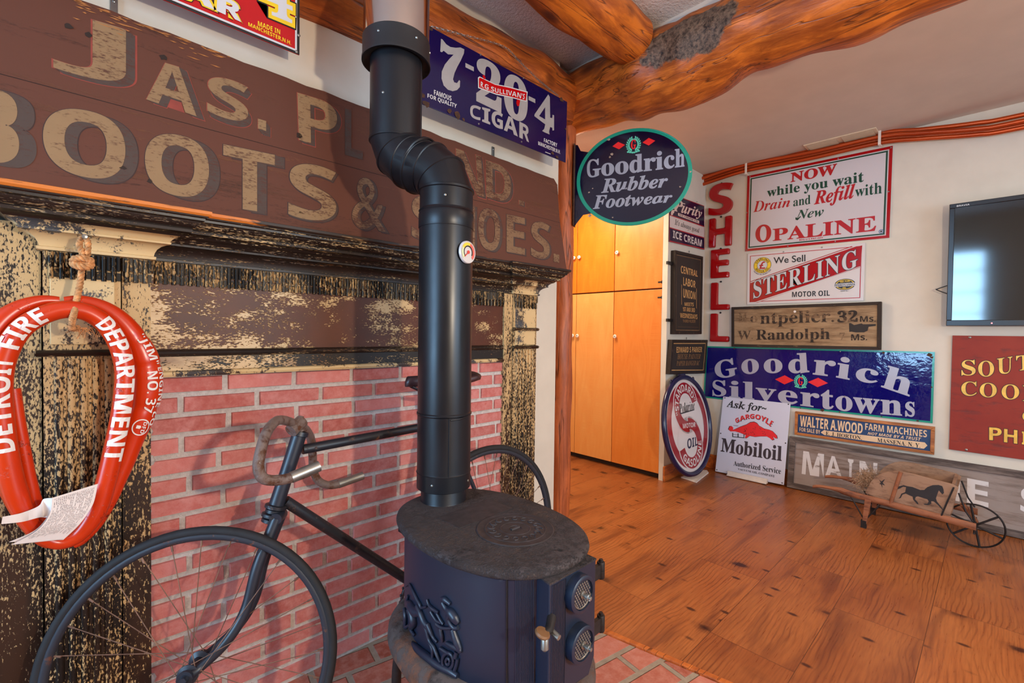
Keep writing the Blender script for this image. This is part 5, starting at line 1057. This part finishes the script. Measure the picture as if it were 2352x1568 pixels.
s.arc('STERLING', 'sb', c_, .64*R1, .90*R1, 158, 22, BLACK, .0019); s.arc('MOTOR OIL', 'sb', c_, .90*R1, .64*R1, 205, 335, BLACK, .0019); s.arc('THE BEST OIL IN ANY CASE', 'sb', c_, 1.20*R1, 1.06*R1, 212, 328, BLACK, .0014)
lettermap(s.lay(SREDP, .0021), '£', 'sans', lambda u, v: s.p.w(c_[0]+(u-.5)*R1*.62, c_[1]+(v-.5)*R1*.86, .0021), .02, 0)
c_ = s.uv(1335, 1305); ax_, bx_ = abs(s.uv(1430, 1305)[0]-c_[0]), abs(s.uv(1335, 1255)[1]-c_[1]); s.ell(c_, ax_, bx_, BLACK, .0012); s.ell(c_, ax_*.9, bx_*.88, YELLOW, .0014, 40, .90); s.poly([(1238, 1300), (1432, 1288), (1430, 1318), (1238, 1328)], WHITE, .0016); s.quad('PENNSYLVANIA', 'sb', (1244, 1303), (1427, 1293), (1426, 1314), (1244, 1325), BLACK, d=.0019); s.quad('OIL', 'sb', (1315, 1330), (1348, 1328), (1348, 1342), (1315, 1344), YELLOW, d=.0019); s.quad('100% PURE', 'sb', (1290, 1275), (1380, 1268), (1380, 1282), (1290, 1290), YELLOW, d=.0019); s.quad('PERMIT NO. 1', 'sb', (1296, 1362), (1372, 1358), (1372, 1366), (1296, 1371), BLACK)
s.done({'sign_red_enamel': 'red_diagonal'}); s.screws([(783, 1012), (1128, 972)], .006)
# Montpelier mile board
c5 = crop(3.5638, 1600, 680)
OLDBOARD = worn('aged_tan_board', (150, 118, 84), (104, 76, 50), .44, .12, (1, .14, 1), 26, .75, .3, .4, None, (176, 146, 112)); FADEBLK = worn('faded_black_letter', (48, 37, 30), (120, 90, 62), .40, .05, (1, .4, 1), 34, .7, .2, .6); FADEBLK2 = worn('nearly_gone_black_letter', (70, 54, 42), (134, 104, 74), .53, .06, (1, .4, 1), 40, .7, .2, .6)
OLDFR = worn('weathered_black_frame', (52, 40, 32), (124, 98, 70), .36, .06, (1, .2, .3), 40, .7, .3, .4)
s, i_ = framed('old tan wooden mile board with faded black lettering in a dark frame', c5, [(287, 90), (1513, 44), (1508, 440), (287, 412)], 0, .022, .03, OLDFR, OLDBOARD, 'wooden_sign', XP(XB-.036))
s.quad('M', 'se', (345, 138), (412, 135), (412, 213), (345, 214), FADEBLK2); s.quad('o', 'se', (440, 162), (500, 160), (500, 214), (440, 216), FADEBLK2); s.quad('ntpelier.', 'se', (522, 130), (1127, 108), (1127, 240), (522, 255), FADEBLK)
s.quad('32', 'se', (1155, 122), (1316, 116), (1316, 208), (1155, 214), FADEBLK, bold=.02); s.quad('Ms.', 'sb', (1338, 163), (1466, 158), (1466, 208), (1338, 210), FADEBLK)
s.quad('W.', 'se', (335, 284), (462, 280), (462, 354), (335, 356), FADEBLK2); s.quad('Randolph', 'se', (488, 276), (1092, 262), (1092, 378), (488, 380), FADEBLK); s.quad('7', 'se', (1170, 300), (1214, 296), (1214, 358), (1170, 360), FADEBLK2); s.quad('Ms.', 'sb', (1265, 312), (1396, 308), (1396, 360), (1265, 362), FADEBLK)
s.poly([(1248, 222), (1262, 220), (1290, 236), (1352, 222), (1362, 230), (1466, 228), (1468, 242), (1408, 250), (1400, 282), (1370, 296), (1300, 296), (1268, 290), (1250, 292)], plain('black_pointing_hand', (40, 32, 28), .7), .0014)
s.done(); u_, v_ = s.uv(805, 126)
mb = MB(); mb.lathe([(.004, 0), (.0085, .003), (.0095, .005), (.005, .006)], s.p.w(u_, v_, 0), s.p.N, 16); build('screw_eye', mb, PLAST, s.root, 40)
# Goodrich Silvertowns
BLUEE = enamel('cobalt_enamel', (14, 8, 96), .08, .10); SLV = enamel('silver_enamel_letter', (170, 168, 182), .22, .02)
s = Sign('enamel_sign', 'wide cobalt blue sign with turquoise edge and big silver letters on the back wall', 'sign', XP(XB-.007), [(80, 408), (1951, 456), (1932, 1040), (56, 828)], c5)
s.slab('panel', s.q, .004, BLUEE, 0, .001); s.band(s.q, .012, TEAL, .0010)
for ch, q_ in (('G', ((140, 535), (318, 500), (338, 655), (158, 678))), ('o', ((362, 520), (505, 505), (515, 630), (372, 644))), ('o', ((548, 512), (700, 510), (706, 628), (552, 634))), ('d', ((750, 470), (912, 462), (925, 630), (752, 634))), ('r', ((962, 518), (1142, 530), (1132, 662), (950, 640))), ('i', ((1162, 488), (1275, 508), (1252, 686), (1140, 664))), ('c', ((1318, 572), (1502, 612), (1478, 724), (1292, 690))), ('h', ((1568, 566), (1792, 628), (1742, 822), (1508, 742)))): s.quad(ch, 'se', *q_, SLV, bold=.015, base=.015)
s.text('Silvertowns', 'se', [(130, 684), (520, 702), (1000, 744), (1400, 778), (1786, 812)], [(130, 816), (520, 856), (1000, 918), (1400, 960), (1786, 990)], SLV, bold=.012, base=.012, space=1.06)
c_ = s.uv(852, 695); laurel(s, c_, .055, TEALP, REDP, .0016)
for P in ([(643, 680), (722, 647), (798, 688), (720, 722)], [(910, 702), (996, 667), (1076, 711), (990, 744)]): s.poly(P, REDP, .0018)
s.chips([(310, 428, .010), (1530, 462, .010), (1908, 480, .016), (1925, 500, .012), (1028, 932, .014), (1170, 948, .007), (1810, 1020, .008), (850, 915, .006), (1925, 745, .007), (1515, 985, .006)], RUST)
s.done({'teal_enamel': 'turquoise_border'}); s.screws([(850, 440), (1175, 452), (1212, 820)], .005)
# Mobiloil, leaning
MWHITE = enamel('beast_sign_white', (206, 206, 222), .14); MBRN = plain('brown_black_letter', (56, 42, 46), .4, 0, .05)
a0 = onZ(*c5(152, 1432), .012); a1 = onZ(*c5(715, 1545), .012); b0 = onX(*c5(218, 820), XB-.012); b1 = onX(*c5(768, 878), XB-.012)
yv = ((a0+a1)/2); U2 = Vector((.02, -1, 0)); U2.normalize(); O2 = Vector((min(a0.x, a1.x)+.02, yv.y, .012)); tp2 = (b0+b1)/2
mpl = Plane(O2, U2, Vector((XB-.020-O2.x, 0, tp2.z-.012)))
s = Sign('enamel_sign', 'white sign with a red beast standing on the floor against the wall', 'sign', mpl, [(218, 820), (769, 879), (715, 1545), (152, 1432)], c5)
s.slab('panel', s.q, .004, MWHITE, 0, .001)
s.text('Ask for~', 'it', [(246, 846), (410, 866), (572, 884)], [(246, 922), (410, 948), (572, 960)], BLACK, bold=.022, base=.022)
s.text('GARGOYLE', 'sb', [(313, 1004), (390, 972), (470, 964), (556, 984), (630, 1026)], [(324, 1036), (396, 1008), (468, 1000), (544, 1022), (606, 1066)], REDP, bold=.0); 
s.text('GARGOYLE', 'sb', [(315, 1006), (392, 974), (472, 966), (558, 986), (632, 1028)], [(326, 1040), (398, 1012), (470, 1004), (546, 1026), (608, 1070)], BLACK, .0011, .015, 0)
beast = [(262, 1090), (272, 1065), (290, 1064), (302, 1078), (296, 1096), (318, 1088), (362, 1068), (410, 1052), (440, 1034), (470, 1030), (494, 1040), (512, 1062), (552, 1084), (590, 1092), (620, 1104), (636, 1120), (656, 1140), (660, 1162), (640, 1160), (622, 1146), (634, 1172), (616, 1176), (596, 1158), (572, 1146), (520, 1146), (480, 1150), (436, 1142), (412, 1160), (396, 1158), (404, 1136), (360, 1118), (318, 1106), (282, 1106)]
cb = (sum(p[0] for p in beast)/len(beast), sum(p[1] for p in beast)/len(beast)); s.poly([(cb[0]+(x-cb[0])*1.025, cb[1]+(y-cb[1])*1.06) for x, y in beast], BLACK, .0011); s.poly(beast, REDP, .0014)
for k in range(22): x, y = random.uniform(380, 560), random.uniform(1064, 1130); s.poly([(x, y), (x+8, y+4), (x+5, y+7), (x-1, y+3)], BLACK, .0017)
for P in ([(292, 1118), (300, 1118), (300, 1148), (292, 1146)], [(336, 1122), (344, 1124), (344, 1152), (336, 1152)], [(292, 1146), (392, 1156), (392, 1162), (292, 1152)], [(385, 1130), (391, 1131), (391, 1158), (385, 1156)], [(302, 1056), (342, 1060), (342, 1063), (302, 1059)], [(296, 1128), (336, 1133), (336, 1136), (296, 1131)]): s.poly(P, BLACK, .0014)
s.quad('Mobiloil', 'se', (206, 1158), (702, 1226), (696, 1352), (196, 1272), MBRN, bold=.012, base=.012); s.quad('Authorized Service', 'se', (303, 1346), (692, 1408), (690, 1456), (303, 1386), BLACK); s.quad('VACUUM OIL COMPANY', 'se', (338, 1406), (641, 1464), (640, 1484), (338, 1421), BLACK)
s.done(); s.screws([(232, 832), (752, 884), (198, 1122), (728, 1202), (166, 1420), (700, 1528)], .005, BLACK)
m0, m1 = onZ(*c5(285, 1470), .0), onZ(*c5(548, 1522), .0)
pl_ = mpl.px(*c5(420, 1470)); ctr = mpl.w(pl_[0], 0, .014)
mb = MB(); mb.obox(ctr+Vector((-.006, 0, .012)), U2*.155, (.012, 0, 0), (0, 0, .016)); mb.obox(ctr+Vector((-.012, 0, -.004)), U2*.155, (.022, 0, 0), (0, 0, .005)); tag(build('sign_ledge', mb, PLAST, None, 0, .003), 'pale plastic strip holding the foot of the white sign with the red beast', 'sign holder')
# Main line board, leaning along the floor
cm = crop(4.112, 1780, 920)
GREYB = worn('weathered_grey_board', (136, 118, 108), (86, 68, 58), .40, .12, (1, .10, 1), 30, .8, .35, .35, (112, 84, 66), (156, 142, 136)); WLET = worn('flaking_white_letter', (208, 200, 198), (128, 108, 98), .385, .05, (1, .25, 1), 30, .7, .3, .35); GFR = worn('dark_grey_frame', (78, 66, 62), (124, 108, 100), .46, .1, (1, .12, 1), 30, .8, .3, .4)
mnp = Plane((XB-.060, 0, 0), (.012, -1, 0), (.052, 0, .42))
s = Sign('wooden_sign', 'long weathered grey board with big white letters leaning behind the toy wheelbarrow', 'sign', mnp, [(155, 335), (2352, 652), (2352, 1262), (103, 805)], cm)
tl_, bl_ = s.uv(155, 335), s.uv(103, 805); hh = s.uv(1900, 590)[1]; u0, u1 = (tl_[0]+bl_[0])/2, s.uv(2352, 900)[0]+.75
q_ = [(u0, tl_[1]), (u1, tl_[1]), (u1, .004), (u0, .004)]; i_ = s.frame(q_, .042, .010, GFR, .026); s.slab('board', i_, .018, GREYB)
for ch, q_ in (('M', ((268, 474), (464, 504), (458, 724), (252, 690))), ('A', ((500, 514), (602, 532), (640, 748), (474, 712))), ('I', ((690, 548), (742, 557), (736, 760), (688, 748))), ('N', ((800, 566), (968, 590), (962, 795), (796, 765))), ('L', ((1180, 630), (1300, 648), (1290, 860), (1170, 835))), ('I', ((1420, 668), (1475, 676), (1465, 890), (1412, 878))), ('N', ((1570, 692), (1752, 718), (1742, 952), (1560, 915))), ('E', ((1815, 730), (2018, 768), (2016, 1008), (1812, 960))), ('S', ((2322, 960-150), (2500, 990-150), (2490, 1085), (2316, 1042)))):
    s.quad(ch, 'sb', *q_, WLET, bold=.004, base=.004)
s.done()
# Walter A. Wood
WB = enamel('farm_sign_blue', (38, 64, 104), .3); WCR = plain('tan_letter', (226, 190, 150), .5, 0, .04); OAK = logwood('oak_frame', 1, (196, 122, 62), (140, 78, 34))
zz = mnp.w(0, tl_[1], 0).z
s, i_ = framed('narrow blue FARM MACHINES sign in an oak frame above the long grey board', c5, [(808, 942), (1951, 1070), (1944, 1297), (803, 1131)], 0, .020, .018, OAK, WB, 'framed_sign', XP(XB-.024))
s.quad('WALTER A.WOOD', 'sb', (848, 976), (1362, 1042), (1358, 1126), (845, 1064), WCR, bold=.01, base=.01); s.quad('FARM MACHINES', 'sb', (1380, 1038), (1886, 1098), (1885, 1156), (1380, 1093), WCR); s.quad('FOR SALE BY', 'sb', (842, 1073), (1012, 1094), (1012, 1128), (842, 1104), WCR); s.quad('NOT MADE BY A TRUST', 'sbi', (1402, 1110), (1838, 1158), (1836, 1184), (1400, 1132), WCR)
s.poly([(1016, 1114), (1046, 1094), (1062, 1100), (1352, 1134), (1868, 1196), (1890, 1222), (1860, 1248), (1350, 1178), (1046, 1136)], WCR, .0012)
s.quad('E. J. HORTON,', 'se', (1058, 1105), (1353, 1144), (1352, 1180), (1057, 1141), BLACK, d=.0018); s.quad('MASSENA. N. Y.', 'se', (1480, 1160), (1832, 1204), (1830, 1241), (1480, 1194), BLACK, d=.0018); s.done()
# red painted sign at the right edge
cr2 = crop(4.9, 2150, 760); MAROON = worn('worn_maroon_paint', (126, 34, 26), (96, 40, 34), .36, .10, (1, .3, 1), 20, .55, .2, .3, None, (156, 56, 36)); GOLDL = plain('gold_leaf_letter', (228, 178, 66), .4, .1, .10); SHAD = plain('letter_shade', (60, 30, 24), .6)
s = Sign('painted_sign', 'dark red painted sign with gold letters below the television', 'sign', XP(XB-.016), [(188, 50), (990, 60), (990, 1450), (140, 1330)], cr2)
q0, q3 = s.uv(186, 50), s.uv(145, 1330); ub = q0[0]; ue = ub+.95; s.q = [(ub, q0[1]), (ue, q0[1]), (ue, q3[1]), (ub, q3[1])]; s.slab('panel', s.q, .014, MAROON, 0, .001)
def gl(t_, a, b, c_, d_, st='se'): s.quad(t_, st, a, b, c_, d_, SHAD, d=.0010, bold=.03, base=0); s.quad(t_, st, a, b, c_, d_, GOLDL)
gl('S', (286, 328), (444, 322), (446, 500), (286, 500)); gl('O', (474, 335), (652, 333), (654, 513), (474, 513)); gl('U', (685, 312), (860, 286), (856, 478), (690, 484)); gl('T', (900, 280), (1090, 262), (1090, 432), (905, 446)); gl('H', (1120, 262), (1300, 250), (1300, 425), (1120, 432))
gl('C', (284, 568), (458, 568), (458, 730), (284, 728)); gl('O', (492, 582), (682, 584), (684, 748), (492, 744)); gl('O', (738, 598), (934, 602), (936, 772), (738, 766)); gl('K', (976, 612), (1170, 620), (1170, 800), (976, 785)); gl('C', (972, 895), (1130, 900), (1130, 1030), (972, 1020))
gl('P', (598, 1083), (738, 1092), (738, 1232), (598, 1225), 'sb'); gl('H', (766, 1100), (916, 1116), (914, 1268), (764, 1248), 'sb'); gl('I', (966, 1128), (1010, 1134), (1010, 1280), (966, 1272), 'sb')
s.done(); s.screws([(380, 72), (340, 1335)], .007)
# ---------------------------------------------------------------- television
tl_p, bl_p = onX(2180, 470, XB-.105), onX(2173, 748, XB-.075)
tvp = Plane(bl_p, (0, -1, 0), (tl_p.x-bl_p.x, 0, tl_p.z-bl_p.z)); W_, H_ = 1.38, (tl_p-bl_p).length
tv = thing('television', 'black flat screen television mounted above the dark red sign', 'television', bl_p)
BEZ = plain('dark_grey_bezel', (34, 31, 32), .3, .3, .05); SCR = MT('tv_glass', .07, 0, .9); SCR.color((16, 15, 18)); SCR = SCR.m
def tq(a, b, c_, d_, e): return [tvp.w(a, c_, e), tvp.w(b, c_, e), tvp.w(b, d_, e), tvp.w(a, d_, e)]
mb = MB()
for a, b, c_, d_ in ((0, W_, H_-.028, H_), (0, W_, 0, .036), (0, .026, .036, H_-.028), (W_-.026, W_, .036, H_-.028)): mb.prism(tq(a, b, c_, d_, .008), tvp.N*-.03)
build('bezel', mb, BEZ, tv, 0, .003)
mb = MB(); mb.prism(tq(.02, W_-.02, .03, H_-.022, 0), tvp.N*-.02); build('screen', mb, SCR, tv)
mb = MB(); mb.prism(tq(.04, W_-.04, .03, H_-.05, -.022), tvp.N*-.02); build('back_cover', mb, plain('tv_back', (30, 28, 30), .6), tv, 0, .005)
mb = MB(); mb.obox(tvp.w(.6, H_*.5, -.05), tvp.U*.2, tvp.V*.12, tvp.N*.03); build('wall_bracket', mb, BLACKIRON, tv)
mb = MB(); lettermap(mb, 'BRAVIA', 'sb', lambda u, v: tvp.w(.034+u*.058, H_-.022+v*.010, .0092)); build('lettering', mb, plain('pale_maker_letter', (200, 200, 200), .4), tv, 0)
m_ = MT('red_standby_lamp', .3); m_.b.inputs['Emission Color'].default_value = (1, .02, .04, 1); m_.b.inputs['Emission Strength'].default_value = 2; mb = MB(); mb.lathe([(.004, 0), (.003, .002), (.001, .002)], tvp.w(.205, .016, .008), tvp.N, 10); build('standby_lamp', mb, m_.m, tv)
mb = MB(); a = tvp.w(.004, .27, -.02); mb.tube(spline([a+Vector((0, -.02, 0)), a+Vector((.0, .050, -.028)), a+Vector((.0, .052, -.036)), a+Vector((0, -.02, -.075))], 8), .003, 8); tag(build('cable_loop', mb, BLACK, None, 60), 'thin black cable loop sticking out from behind the television', 'cable')
# ---------------------------------------------------------------- copper coloured pipes along the ceiling, clips, vent
COPPER = MT('copper_orange_pipe', .30, .55, .5); n_ = COPPER.noise(COPPER.co((1, .1, 1)), 16, 4); COPPER.color(COPPER.ramp(n_, [(.3, (170, 62, 22)), (.7, (212, 92, 40))])); COPPER = COPPER.m
XPP = XB-.065
specs = [('topmost', 0, [(1607, 404), (1710, 372), (1860, 343), (2020, 306), (2120, 297), (2240, 283), (2352, 263)], .0), ('second', 1, [(1610, 410), (1710, 379), (1860, 350), (2020, 314), (2120, 305), (2240, 296), (2352, 277)], -.022), ('third', 2, [(1613, 416), (1710, 386), (1860, 357), (2020, 321), (2120, 312), (2240, 303), (2352, 286)], .022), ('lowest', 3, [(1616, 423), (1710, 393), (1860, 364), (2020, 328), (2120, 318), (2240, 309), (2352, 292)], 0)]
for nm, k, P, dx in specs:
    W3 = [onX(x, y, XPP+dx) for x, y in P]; d_ = (W3[-1]-W3[-2]).normalized(); W3.append(W3[-1]+Vector((0, -.9, .0))); W3[0] = Vector((W3[0].x, YS+.002, W3[0].z))
    mb = MB(); mb.tube(spline(W3, 10), .0145, 12); tag(build('copper_pipe', mb, COPPER, None, 60), nm+' of four orange copper pipes running along the back wall at the ceiling', 'pipe', 'copper pipes along the ceiling')
for i, (x, y0, y1, lb) in enumerate(((1716, 374, 398, 'white pipe clip above the left corner of the large red bordered sign'), (2022, 304, 330, 'white pipe clip above the right corner of the large red bordered sign'))):
    a, b = onX(x, y0-3, XPP-.018), onX(x, y1, XPP-.018); t_ = thing('pipe_clip', lb, 'clip', b); mb = MB()
    mb.box(a.x-.022, XB-.002, a.y-.008, a.y+.008, a.z+.004, a.z+.012); mb.box(a.x-.026, a.x-.020, a.y-.008, a.y+.008, b.z-.006, a.z+.012); mb.box(a.x-.026, a.x+.03, a.y-.008, a.y+.008, b.z-.012, b.z-.006); build('strap', mb, PLAST, t_, 0, .001)
vt = thing('ceiling_vent', 'cream metal register vent in the ceiling above the copper pipes', 'vent', (4.02, .82, ZC)); mb = MB(); mb.box(3.975, 4.155, .60, 1.035, ZC-.008, ZC); build('plate', mb, plain('vent_cream', (216, 196, 168), .5, 0, .03), vt, 0, .003)
mb = MB()
for a, b in ((.62, .80), (.835, 1.015)):
    for k in range(6): x = 3.998+k*.024; mb.obox((x, (a+b)/2, ZC-.011), (.009, 0, -.003), (0, (b-a)/2, 0), (.0005, 0, .001))
build('louvres', mb, plain('vent_louvre', (190, 170, 144), .6, 0, .03), vt)
# ---------------------------------------------------------------- toy wheelbarrow
BWOOD = worn('aged_barrow_wood', (146, 108, 82), (96, 66, 48), .42, .12, (1, .3, 1), 24, .65, .3, .3, None, (164, 130, 106)); RAIL = worn('brown_barrow_rail', (150, 92, 62), (92, 52, 36), .42, .10, (1, .3, 1), 24, .6, .3, .3); BIRON = plain('dark_strap_iron', (40, 32, 30), .6, .4, .2, 40, .2); HORSE = plain('black_horse_paint', (34, 28, 28), .6, 0, .1)
XN, XF = 3.60, 3.90; DXF = Vector((XF-XN, 0, 0))
bw = thing('toy_wheelbarrow', 'small old wooden wheelbarrow with a painted black horse beside the long grey board', 'wheelbarrow', (3.75, .4, 0))
b_ = lambda x, y, X=XN: onX(*cm(x, y), X)
side = [(850, 872), (878, 815), (905, 765), (950, 718), (1000, 690), (1060, 670), (1120, 663), (1185, 668), (1300, 690), (1680, 790), (1735, 822), (1655, 1082), (1080, 962)]
SP = [b_(*p) for p in side]
for o in (Vector((0, 0, 0)), DXF): mb = MB(); mb.prism([p+o for p in SP], (.014, 0, 0)); build('side_panel', mb, BWOOD, bw, 0, .002)
mb = MB(); f1, f2 = b_(1668, 790), b_(1640, 1065); mb.loft([[f1+Vector((.014, 0, 0)), f1+DXF, f1+DXF+Vector((0, -.014, 0)), f1+Vector((.014, -.014, 0))], [f2+Vector((.014, 0, 0)), f2+DXF, f2+DXF+Vector((0, -.014, 0)), f2+Vector((.014, -.014, 0))]]); build('front_board', mb, BWOOD, bw)
mb = MB(); g1, g2 = b_(875, 890), b_(1660, 1085); mb.loft([[g1, g1+DXF, g1+DXF-Vector((0, 0, .012)), g1-Vector((0, 0, .012))], [g2, g2+DXF, g2+DXF-Vector((0, 0, .012)), g2-Vector((0, 0, .012))]]); build('floor_board', mb, BWOOD, bw)
RP = [(360, 808), (420, 806), (500, 818), (600, 838), (700, 872), (860, 915), (1080, 972), (1560, 1100), (1900, 1190)]
for o, nm in ((Vector((-.004, 0, 0)), 1), (DXF+Vector((.016, 0, 0)), 2)):
    P = spline([b_(*p)+o for p in RP], 6); n = len(P); rings = []
    for i, p in enumerate(P):
        t_ = i/(n-1); h_ = .010+.010*min(1, max(0, (t_-.28)/.15)); w_ = .011; rings.append([p+Vector((w_*math.cos(6.283*k/10), 0, h_*math.sin(6.283*k/10))) for k in range(10)])
    mb = MB(); mb.loft(rings); build('handle_rail', mb, RAIL, bw, 50)
    l0, l1 = b_(885, 915)+o, b_(838, 1205)+o; l1.z = 0
    mb = MB(); mb.loft([[l+Vector((a*.011, b*w_, 0)) for a, b in ((-1, -1), (1, -1), (1, 1), (-1, 1))] for l, w_ in ((l0, .017), (l0*.4+l1*.6, .013), (l1, .010))]); build('leg', mb, RAIL, bw, 0, .002)
    mb = MB(); m_ = b_(848, 1130)+o; mb.tube([b_(700, 872)+o, m_], .004, 6); mb.tube([b_(1000, 975)+o, m_], .004, 6); mb.box(l1.x-.013, l1.x+.013, l1.y-.014, l1.y+.014, .004, .05); build('leg_brace', mb, BIRON, bw, 60)
    mb = MB(); mb.tube([b_(1690, 815)+o+Vector((-.004, 0, 0)), b_(1620, 970)+o+Vector((-.004, 0, 0)), b_(1565, 1100)+o+Vector((-.004, 0, 0))], .0045, 6); build('corner_strap', mb, BIRON, bw, 60)
    mb = MB(); mb.tube([b_(1735, 870)+o, b_(1800, 1040)+o, b_(1870, 1140)+o], .0045, 6); build('wheel_stay', mb, BIRON, bw, 60)
mb = MB(); s0, s1 = b_(1190, 672), b_(1092, 972); mb.tube([s0+Vector((-.006, 0, 0)), s1+Vector((-.006, 0, 0))], .010, 8); build('side_batten', mb, RAIL, bw, 50)
WC = onX(*cm(1890, 1175), 3.757); wr = .124; WC.z = wr+.001
mb = MB(); N = 48; mb.tube([WC+Vector((0, math.cos(6.2832*k/N)*(wr-.004), math.sin(6.2832*k/N)*(wr-.004))) for k in range(N)], .0045, 8, closed=True, ref=(1, 0, 0), flat=2.); wh = build('wheel', mb, BIRON, bw, 60)
for k in range(6): a = 6.2832*k/6+.35; mb = MB(); mb.cyl(WC, WC+Vector((0, math.cos(a)*(wr-.006), math.sin(a)*(wr-.006))), .0055, n=8); build('spoke', mb, BIRON, wh, 60)
mb = MB(); mb.cyl(WC-Vector((.02, 0, 0)), WC+Vector((.02, 0, 0)), .013, n=14); mb.cyl(WC-Vector((.165, 0, 0)), WC+Vector((.165, 0, 0)), .005, n=8); build('axle', mb, BIRON, wh, 50)
mb = MB(); a = WC+Vector((.10, .02, -.0)); mb.cyl(b_(1760, 1040)+DXF*.5, WC+DXF*.28, .014, n=10); build('axle_block', mb, RAIL, bw, 50)
horse = [(1152, 838), (1170, 808), (1215, 797), (1248, 806), (1300, 815), (1370, 842), (1410, 842), (1440, 815), (1490, 797), (1545, 795), (1580, 806), (1592, 838), (1596, 872), (1580, 884), (1566, 868), (1548, 846), (1534, 880), (1520, 922), (1530, 952), (1562, 990), (1592, 1032), (1580, 1028), (1540, 985), (1500, 950), (1476, 948), (1476, 972), (1448, 986), (1410, 982), (1408, 972), (1440, 972), (1452, 950), (1440, 930), (1400, 918), (1350, 902), (1330, 908), (1322, 930), (1350, 960), (1355, 978), (1344, 976), (1306, 934), (1300, 905), (1260, 888), (1236, 876), (1204, 886), (1188, 918), (1166, 924), (1180, 908), (1194, 878), (1230, 862), (1236, 830), (1238, 816), (1210, 812), (1185, 826)]
hp_ = Plane((XN-.0012, 0, 0), (0, -1, 0), (0, 0, 1))
def onN(p): u, v = hp_.px(*cm(*p)); return hp_.w(u, v, 0)
mb = MB(); mb.flat([onN(p) for p in horse])
for P in ([(985, 745), (1005, 762), (1040, 738), (1018, 775), (1040, 800), (1012, 790), (1014, 826), (1002, 790), (984, 785), (1000, 775)],): mb.flat([onN(p) for p in P])
build('painted_horse', mb, HORSE, bw, 0)
HAY = plain('dry_hay', (150, 118, 92), .9, 0, .25, 60); mb = MB(); hc_ = b_(835, 785)+DXF*.40
for k in range(520):
    p = hc_+Vector((random.uniform(-.12, .10), random.gauss(0, .028), random.gauss(0, .028))); d_ = Vector((random.gauss(0, 1), random.gauss(0, 1), random.gauss(0, .6))).normalized()*random.uniform(.02, .05)
    p.z = max(p.z, .14); mb.tube([p-d_, p+Vector((0, 0, random.uniform(-.008, .012))), p+d_], .0009, 3, caps=False)
o = build('hay', mb, HAY, None, 0, kind='stuff'); tag(o, 'bundle of dry hay sticking out of the back of the toy wheelbarrow', 'hay')
